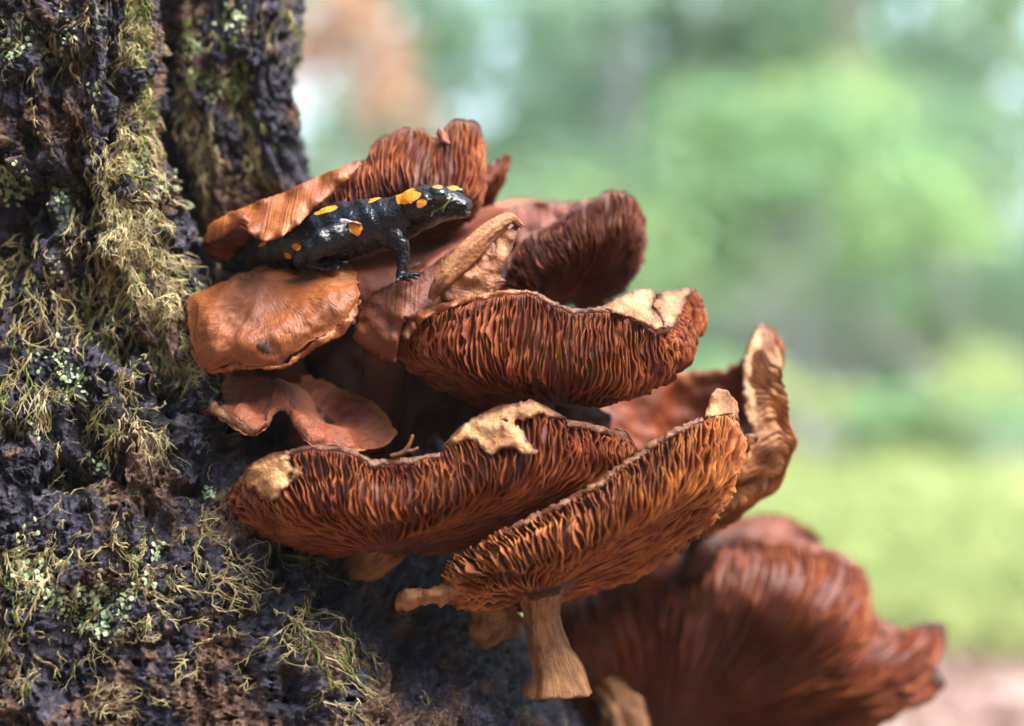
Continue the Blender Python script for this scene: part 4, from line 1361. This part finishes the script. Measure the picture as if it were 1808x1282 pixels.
flap(i_, [(696, 1066, -22), (702, 1046, -24), (716, 1038, -25), (752, 1040, -25), (790, 1030, -26), (822, 1030, -26), (836, 1050, -24), (812, 1062, -22), (796, 1060, -22), (782, 1072, -22), (768, 1066, -22), (740, 1070, -22), (722, 1078, -22), (700, 1080, -22)],
     'stem', seed=44, jag=1.6, bulge=.012, step=5, label='ragged tan flap of cap edge hanging over the bark')
stem(i_, [(955, 1040, 0), (958, 1110, 6), (968, 1150, 5), (980, 1190, 3), (982, 1226, 2)], [40, 32, 34, 42, 60], 'stem', 'stem', 36, .20, 12, 60)

# --- J: pointed cap at the right
j_ = mushroom('pointed mushroom at the right, pinkish hollow and blotchy ochre outside', (1230, 980, 80))
build_cap(j_, [(1340, 572, 72), (1322, 610, 58), (1314, 655, 48), (1316, 705, 42), (1322, 760, 38), (1305, 830, 30), (1220, 850, 28), (1100, 820, 42), (975, 765, 66), (1060, 695, 96), (1140, 662, 112), (1230, 654, 118), (1300, 640, 108), (1326, 600, 90)],
          [(1366, 640, 68), (1374, 660, 56), (1384, 690, 50), (1398, 735, 47), (1398, 790, 46), (1352, 865, 44), (1270, 915, 44), (1180, 890, 54), (1130, 860, 80), (1170, 840, 110), (1220, 830, 125), (1290, 800, 125), (1350, 720, 112), (1366, 660, 90)],
          (1245, 965, 84), 30, gills=46, gmat='gill_bright', outer='stem', inner='skin_brown', seed=10, nu=260, nv=48, gh=.0016, wave=.003, kink=2.2, auto_out=.05)
flap(j_, [(1338, 574, 66), (1350, 590, 64), (1345, 630, 56), (1338, 670, 48), (1336, 720, 40), (1342, 760, 36), (1330, 772, 34), (1318, 745, 36), (1312, 700, 40), (1310, 655, 46), (1318, 612, 56)], 'pale', 'rim_lip', seed=25, jag=1.5, bulge=.003, label='pale ridge along the edge')
flap(j_, [(1296, 780, 20), (1320, 766, 16), (1340, 768, 18), (1336, 782, 20), (1312, 788, 20)], 'tanflesh', 'rim_flap', seed=26, jag=1)
stem(j_, [(1245, 955, 90), (1222, 1010, 125), (1170, 1090, 160)], [34, 30, 40], 'stem_dark', seed=13)

# --- K: huge blurred cap, lower right
k_ = mushroom('huge dark blurred mushroom at the lower right with a lobed rim', (1150, 1340, 170))
build_cap(k_, [(970, 1075, 115), (1030, 1020, 129), (1110, 985, 137), (1200, 955, 143), (1285, 936, 147), (1345, 938, 151), (1420, 953, 156), (1490, 978, 161), (1530, 1010, 164), (1541, 1080, 167), (1590, 1108, 169), (1620, 1108, 169), (1668, 1100, 173), (1672, 1140, 173), (1650, 1178, 169), (1668, 1208, 169), (1610, 1240, 167), (1560, 1278, 165), (1480, 1340, 163),
           (1400, 1330, 225), (1400, 1150, 265), (1200, 1120, 255), (1040, 1180, 205)],
          [(1030, 1160, 105), (1070, 1120, 103), (1120, 1090, 105), (1195, 1070, 107), (1280, 1058, 108), (1345, 1055, 109), (1402, 1070, 110), (1452, 1092, 111), (1482, 1122, 113), (1492, 1160, 115), (1512, 1180, 117), (1530, 1190, 119), (1556, 1196, 123), (1562, 1212, 127), (1550, 1228, 129), (1546, 1246, 131), (1506, 1272, 135), (1466, 1298, 139), (1410, 1345, 143)],
          (1150, 1345, 163), 50, gills=110, gmat='gill', inner='skin_mauve', seed=11, nu=340, nv=52, gh=.0045)
flap(k_, [(1590, 1112, 163), (1625, 1100, 163), (1664, 1098, 167), (1674, 1122, 167), (1664, 1150, 163), (1652, 1178, 163), (1670, 1206, 163), (1640, 1228, 161), (1606, 1240, 161), (1604, 1200, 157), (1612, 1160, 157)], 'stem_dark', 'rim_flap', seed=27, jag=1, bulge=.006, thick=.004, label='dark brown lobe folded at the tip of the rim')
flap(k_, [(1300, 958, 137), (1345, 936, 143), (1420, 951, 149), (1492, 977, 154), (1528, 1006, 157), (1500, 1006, 149), (1430, 985, 143), (1350, 975, 137)], 'skin_mauve', 'rim_lip', seed=28, jag=1, bulge=.003, label='dusky pink rim')
stem(k_, [(1150, 1330, 165), (1080, 1420, 155), (980, 1500, 135)], [60, 54, 60], 'stem_dark', seed=14)

k2 = mushroom('thin reddish mushroom edge between the pointed cap and the huge blurred one', (1330, 1010, 210))
build_cap(k2, [(1185, 985, 185), (1245, 942, 190), (1300, 914, 195), (1345, 906, 197), (1400, 916, 201), (1448, 948, 207), (1420, 985, 235), (1330, 985, 245)],
          [(1220, 1010, 186), (1265, 985, 188), (1310, 965, 190), (1345, 960, 191), (1385, 965, 195), (1410, 980, 205)], (1330, 1020, 210), 20, outer='skin_brown', inner='skin_brown', seed=12, nu=120, nv=24)
stem(k2, [(1330, 1010, 210), (1290, 1080, 230), (1220, 1180, 230)], [20, 20, 26], 'stem_dark', seed=15)

# --- broken stubs at the foot of the cluster
def stub(label, pts, rad, m, seed):
    o = empty('mushroom_stub', P(*pts[0]), label, 'mushroom stub', 'broken mushroom stubs')
    stem(o, pts, rad, m, 'stem', 30, .42, seed, 60)


stub('small rounded stub hanging left of the broken stem', [(890, 1070, 24), (868, 1100, 20), (846, 1130, 16)], [46, 42, 18], 'stem', 32)
stub('dim blurred stub right of the broken stem at the bottom', [(1060, 1205, 120), (1090, 1245, 116), (1110, 1310, 110)], [28, 40, 46], 'stem', 33)

# ------------------------------------------------------------------ the salamander
SAL = empty('salamander', P(640, 470, 0), 'glossy black salamander with orange-yellow spots resting on the mushrooms', 'salamander')


def body_mat():
    m, nt, b = mat('salamander_skin')
    k = attr(nt, 'spot')
    p = pos(nt)
    e = smap(nt, mathn(nt, 'ADD', k, mathn(nt, 'MULTIPLY', mathn(nt, 'SUBTRACT', noise(nt, p, 330, 4), .5), 1.0)), .45, .55)
    pores = smap(nt, noise(nt, p, 1500, 1), .66, .72)
    yel = mix(nt, noise(nt, p, 300, 3), (0.46, 0.15, 0.008), (0.58, 0.23, 0.015))
    yel = mix(nt, mathn(nt, 'MULTIPLY', pores, .75), yel, (0.05, 0.02, 0.005))
    blk = mix(nt, noise(nt, p, 200, 4), (0.0010, 0.0011, 0.0019), (0.0042, 0.0042, 0.0062))
    nt.links.new(mix(nt, e, blk, yel), b.inputs['Base Color'])
    nt.links.new(ramp(nt, noise(nt, p, 160, 4), [(.35, (.16,) * 3), (.65, (.34,) * 3)]), b.inputs['Roughness'])
    b.inputs['Specular IOR Level'].default_value = .30
    v = nt.nodes.new('ShaderNodeTexVoronoi')
    v.inputs['Scale'].default_value = 700
    nt.links.new(p, v.inputs['Vector'])
    h = mathn(nt, 'ADD', v.outputs['Distance'], mathn(nt, 'MULTIPLY', noise(nt, p, 260, 4, .6), 1.6))
    bump(nt, b, h, .38, .0008)
    return m


M['sal'] = body_mat()


def ell_tube(path, secs, sides=24, n=60):
    """path of points, secs = (half height, half depth) in px; closed ends."""
    q = hermite(PA(path), n)
    ra = np.interp(np.linspace(0, 1, n), np.linspace(0, 1, len(secs)), [s[0] for s in secs]) * S
    rb = np.interp(np.linspace(0, 1, n), np.linspace(0, 1, len(secs)), [s[1] for s in secs]) * S
    t = np.gradient(q, axis=0); t /= np.linalg.norm(t, axis=1, keepdims=True)
    b = np.cross(t, [0, 0, 1.0]); bad = np.linalg.norm(b, axis=1) < .15
    b[bad] = np.cross(t[bad], [0, 1.0, 0])
    b /= np.linalg.norm(b, axis=1, keepdims=True)
    a = np.cross(b, t)
    th = np.arange(sides) / sides * 2 * math.pi
    V = q[:, None] + (ra[:, None] * np.cos(th))[..., None] * a[:, None] + (rb[:, None] * np.sin(th))[..., None] * b[:, None]
    V = V.reshape(-1, 3)
    F = grid_faces(n, sides, True).tolist() + [list(range(sides))[::-1], [(n - 1) * sides + i for i in range(sides)]]
    return V, F


def ball(c, r, sx=1, sy=1, sz=1):
    bm = bmesh.new()
    bmesh.ops.create_icosphere(bm, subdivisions=3, radius=1)
    V = np.array([v.co[:] for v in bm.verts]); F = [[v.index for v in f.verts] for f in bm.faces]
    bm.free()
    return V * np.array([sx, sy, sz]) * r * S + P(*c), F


pieces = []
# tail, trunk, neck in one run; half heights then half widths
pieces.append(ell_tube([(400, 470, 40), (440, 452, 28), (490, 436, 14), (545, 422, 4), (600, 410, -2), (655, 400, -6), (700, 388, -8), (735, 372, -10), (765, 362, -12)],
                       [(16, 16), (28, 28), (40, 38), (50, 47), (53, 53), (53, 53), (49, 50), (40, 42), (32, 40)], 32, 80))
# head: broad, flat, blunt snout
pieces.append(ell_tube([(716, 378, -9), (745, 367, -11), (775, 360, -12), (800, 362, -13), (818, 366, -14), (829, 368, -14.5)],
                       [(33, 36), (38, 50), (37, 53), (31, 46), (24, 37), (15, 25)], 32, 50))
pieces.append(ball((772, 344, -21), 17, 1.1, .9, 1.0))       # brow over the near eye
pieces.append(ball((800, 338, -4), 12, 1.2, 1, .9))          # brow over the far eye
pieces.append(ball((735, 352, -19), 16, 1.6, .7, .7))        # parotoid gland
pieces.append(ball((818, 356, -18), 7, 1, 1, .8))
# flank fold and hind leg
pieces.append(ell_tube([(640, 410, -12), (600, 418, -17), (565, 432, -20), (540, 452, -20)], [(18, 12), (26, 16), (26, 18), (17, 14)], 20, 30))
pieces.append(ell_tube([(545, 440, -20), (530, 457, -16), (545, 467, -12), (578, 471, -12)], [(17, 14), (15, 12), (11, 9), (7, 7)], 16, 30))
# forelegs (near, far)
pieces.append(ell_tube([(690, 415, -14), (706, 432, -17), (712, 452, -18), (711, 472, -19), (707, 488, -20)], [(26, 20), (19, 15), (13, 12), (11, 10), (9, 9)], 16, 40))
pieces.append(ball((711, 489, -21), 10, 1.2, 1.1, .6))
for tx, ty, td, mx, my, md in [(742, 486, -16, 728, 484, -17), (738, 492, -24, 726, 488, -23), (722, 496, -31, 717, 491, -27), (700, 497, -29, 704, 492, -26)]:
    pieces.append(ell_tube([(710, 490, -20), (mx, my, md), (tx, ty, td)], [(6, 6), (4.2, 4.2), (3, 3)], 10, 14))
for tx, ty, td in [(600, 471, -14), (596, 476, -15), (586, 479, -15), (572, 479, -14)]:
    pieces.append(ell_tube([(562, 470, -12), ((562 + tx) / 2, ty - 4, td + 1), (tx, ty, td)], [(7, 7), (5, 5), (3, 3)], 10, 14))
Vs, Fs, k0 = [], [], 0
for v, fcs in pieces:
    Vs.append(v); Fs += [[i + k0 for i in ff] for ff in fcs]; k0 += len(v)
tmp = bpy.data.objects.new('tmp', mesh('tmp', np.vstack(Vs), Fs, M['sal']))
COL.objects.link(tmp)
mod = tmp.modifiers.new('r', 'REMESH'); mod.mode = 'VOXEL'; mod.voxel_size = .00052
mod2 = tmp.modifiers.new('s', 'SMOOTH'); mod2.iterations = 6; mod2.factor = .5
dg = bpy.context.evaluated_depsgraph_get()
bodym = bpy.data.meshes.new_from_object(tmp.evaluated_get(dg))
bpy.data.objects.remove(tmp)
co = np.empty(len(bodym.vertices) * 3, dtype=np.float32)
bodym.vertices.foreach_get('co', co)
co = co.reshape(-1, 3).astype(float)
no = np.empty_like(co, dtype=np.float32)
bodym.vertices.foreach_get('normal', no.ravel() if False else (tmpn := np.empty(len(co) * 3, dtype=np.float32)))
no = tmpn.reshape(-1, 3)
# mouth slit: a shallow groove along the jaw
kq = S * (D + co[:, 1]) / D
qx, qy = co[:, 0] / kq + 904, 641 - (co[:, 2] - ZC) / kq
my_ = np.interp(qx, [735, 760, 790, 815, 832], [378, 377, 374, 374, 372])
gr = np.exp(-((qy - my_) / 2.2) ** 2) * np.clip((qx - 742) / 20, 0, 1)
co2 = co - no * (gr * .0011)[:, None]
wr = .00020 * fbm(co[:, 0] * 260, co[:, 1] * 260, co[:, 2] * 120, 3)
rib = .00030 * np.sin((qx * .86 - qy * .5) * 2 * math.pi / 30) * np.clip((700 - qx) / 30, 0, 1) * np.clip((qx - 480) / 60, 0, 1)
co2 = co2 + no * (wr + rib)[:, None]
bodym.vertices.foreach_set('co', co2.astype(np.float32).ravel())
sp = np.zeros(len(co))
# spots: (px, py, half length, half height, tilt degrees)
for sx, sy, a_, b_, ang in [(718, 347, 21, 13, -16), (744, 359, 10, 7, -30), (628, 402, 12, 12, 0), (576, 371, 22, 5, -18), (662, 351, 12, 4, -20), (523, 436, 7, 6, 0), (509, 452, 7, 5, 20), (463, 432, 7, 3, -30), (803, 331, 13, 5, 0), (695, 492, 4, 6, 0), (772, 330, 9, 3, 0), (733, 345, 10, 8, -20)]:
    c_, s_ = math.cos(math.radians(-ang)), math.sin(math.radians(-ang))
    dx, dy = qx - sx, qy - sy
    e_ = np.sqrt(((dx * c_ - dy * s_) / a_) ** 2 + ((dx * s_ + dy * c_) / b_) ** 2)
    near = np.clip((.25 - no[:, 1]) * 4, 0, 1)
    sp = np.maximum(sp, np.clip(1.5 - e_, 0, 1) * near)
at = bodym.attributes.new('spot', 'FLOAT', 'POINT')
at.data.foreach_set('value', sp.astype(np.float32))
bodym.materials.clear(); bodym.materials.append(M['sal'])
bodym.polygons.foreach_set('use_smooth', np.ones(len(bodym.polygons), dtype=bool))
bodym.update()
bodym.name = 'body'
link('body', bodym, SAL)


def eye_mat():
    m, nt, b = mat('eye_black')
    b.inputs['Base Color'].default_value = (.004, .004, .005, 1)
    b.inputs['Roughness'].default_value = .06
    b.inputs['Specular IOR Level'].default_value = .8
    return m


M['eye'] = eye_mat()
V, F = ball((776, 345, -29), 12.5, 1.05, .85, .95)
link('eye', mesh('eye', V, F, M['eye']), SAL)
V, F = ball((812, 338, -3), 7, 1, 1, .9)
link('eye', mesh('eye', V, F, M['eye']), SAL)

# a small fly on the salamander's back
fly = empty('fly', P(613, 392, -18), 'tiny fly with a clear wing on the salamander beside its orange spot', 'fly')
m, nt, b = mat('fly_brown'); b.inputs['Base Color'].default_value = (.10, .025, .012, 1); b.inputs['Roughness'].default_value = .35; M['fly'] = m
m, nt, b = mat('fly_wing'); b.inputs['Base Color'].default_value = (.62, .58, .66, 1); b.inputs['Roughness'].default_value = .3; b.inputs['Alpha'].default_value = .8; M['wing'] = m
V, F = ell_tube([(612, 394, -20), (620, 393, -20), (628, 394, -20), (633, 396, -20)], [(2, 2), (3.4, 3.4), (2.6, 2.6), (2, 2)], 10, 14)
link('body', mesh('fly_body', V, F, M['fly']), fly)
V, F = ball((635, 396.5, -20), 3)
link('head', mesh('fly_head', V, F, M['fly']), fly)
flap(fly, [(622, 391, -22), (612, 387, -23), (602, 386, -23), (598, 390, -23), (604, 394, -22), (614, 394, -22)], 'wing', 'wing', thick=.0002, bulge=.0005, jag=0, step=3)

# crumbs of moss by the mouth and on the big rim
hm = Hair()
for pts_ in ([(795, 352, -30), (786, 362, -31), (778, 368, -31), (768, 372, -30)], [(786, 362, -31), (781, 374, -31)], [(770, 371, -30), (762, 376, -29)], [(764, 374, -29), (761, 383, -29)]):
    hm.add(PA(pts_), .00055, .0003)
o = hm.build('moss_strand', M['moss_green'], None)
del o['kind']
tag(o, 'wisp of green moss stuck along the mouth of the salamander', 'moss')
V1, F1, _ = tube(PA([(690, 806, -44), (712, 798, -46), (722, 786, -47), (729, 768, -47)]), [.0011, .001, .0009, .0006], 8, n=16, rough=.2)
V2, F2, _ = tube(PA([(716, 796, -46), (733, 794, -48), (738, 790, -48)]), [.0009, .0008, .0005], 8, n=10, rough=.2)
tag(link('twig', mesh('twig', np.vstack([V1, V2]), F1 + [[i + len(V1) for i in ff] for ff in F2], M['stem'])), 'tiny reddish forked twig on the rim of the lower gilled mushroom', 'twig')
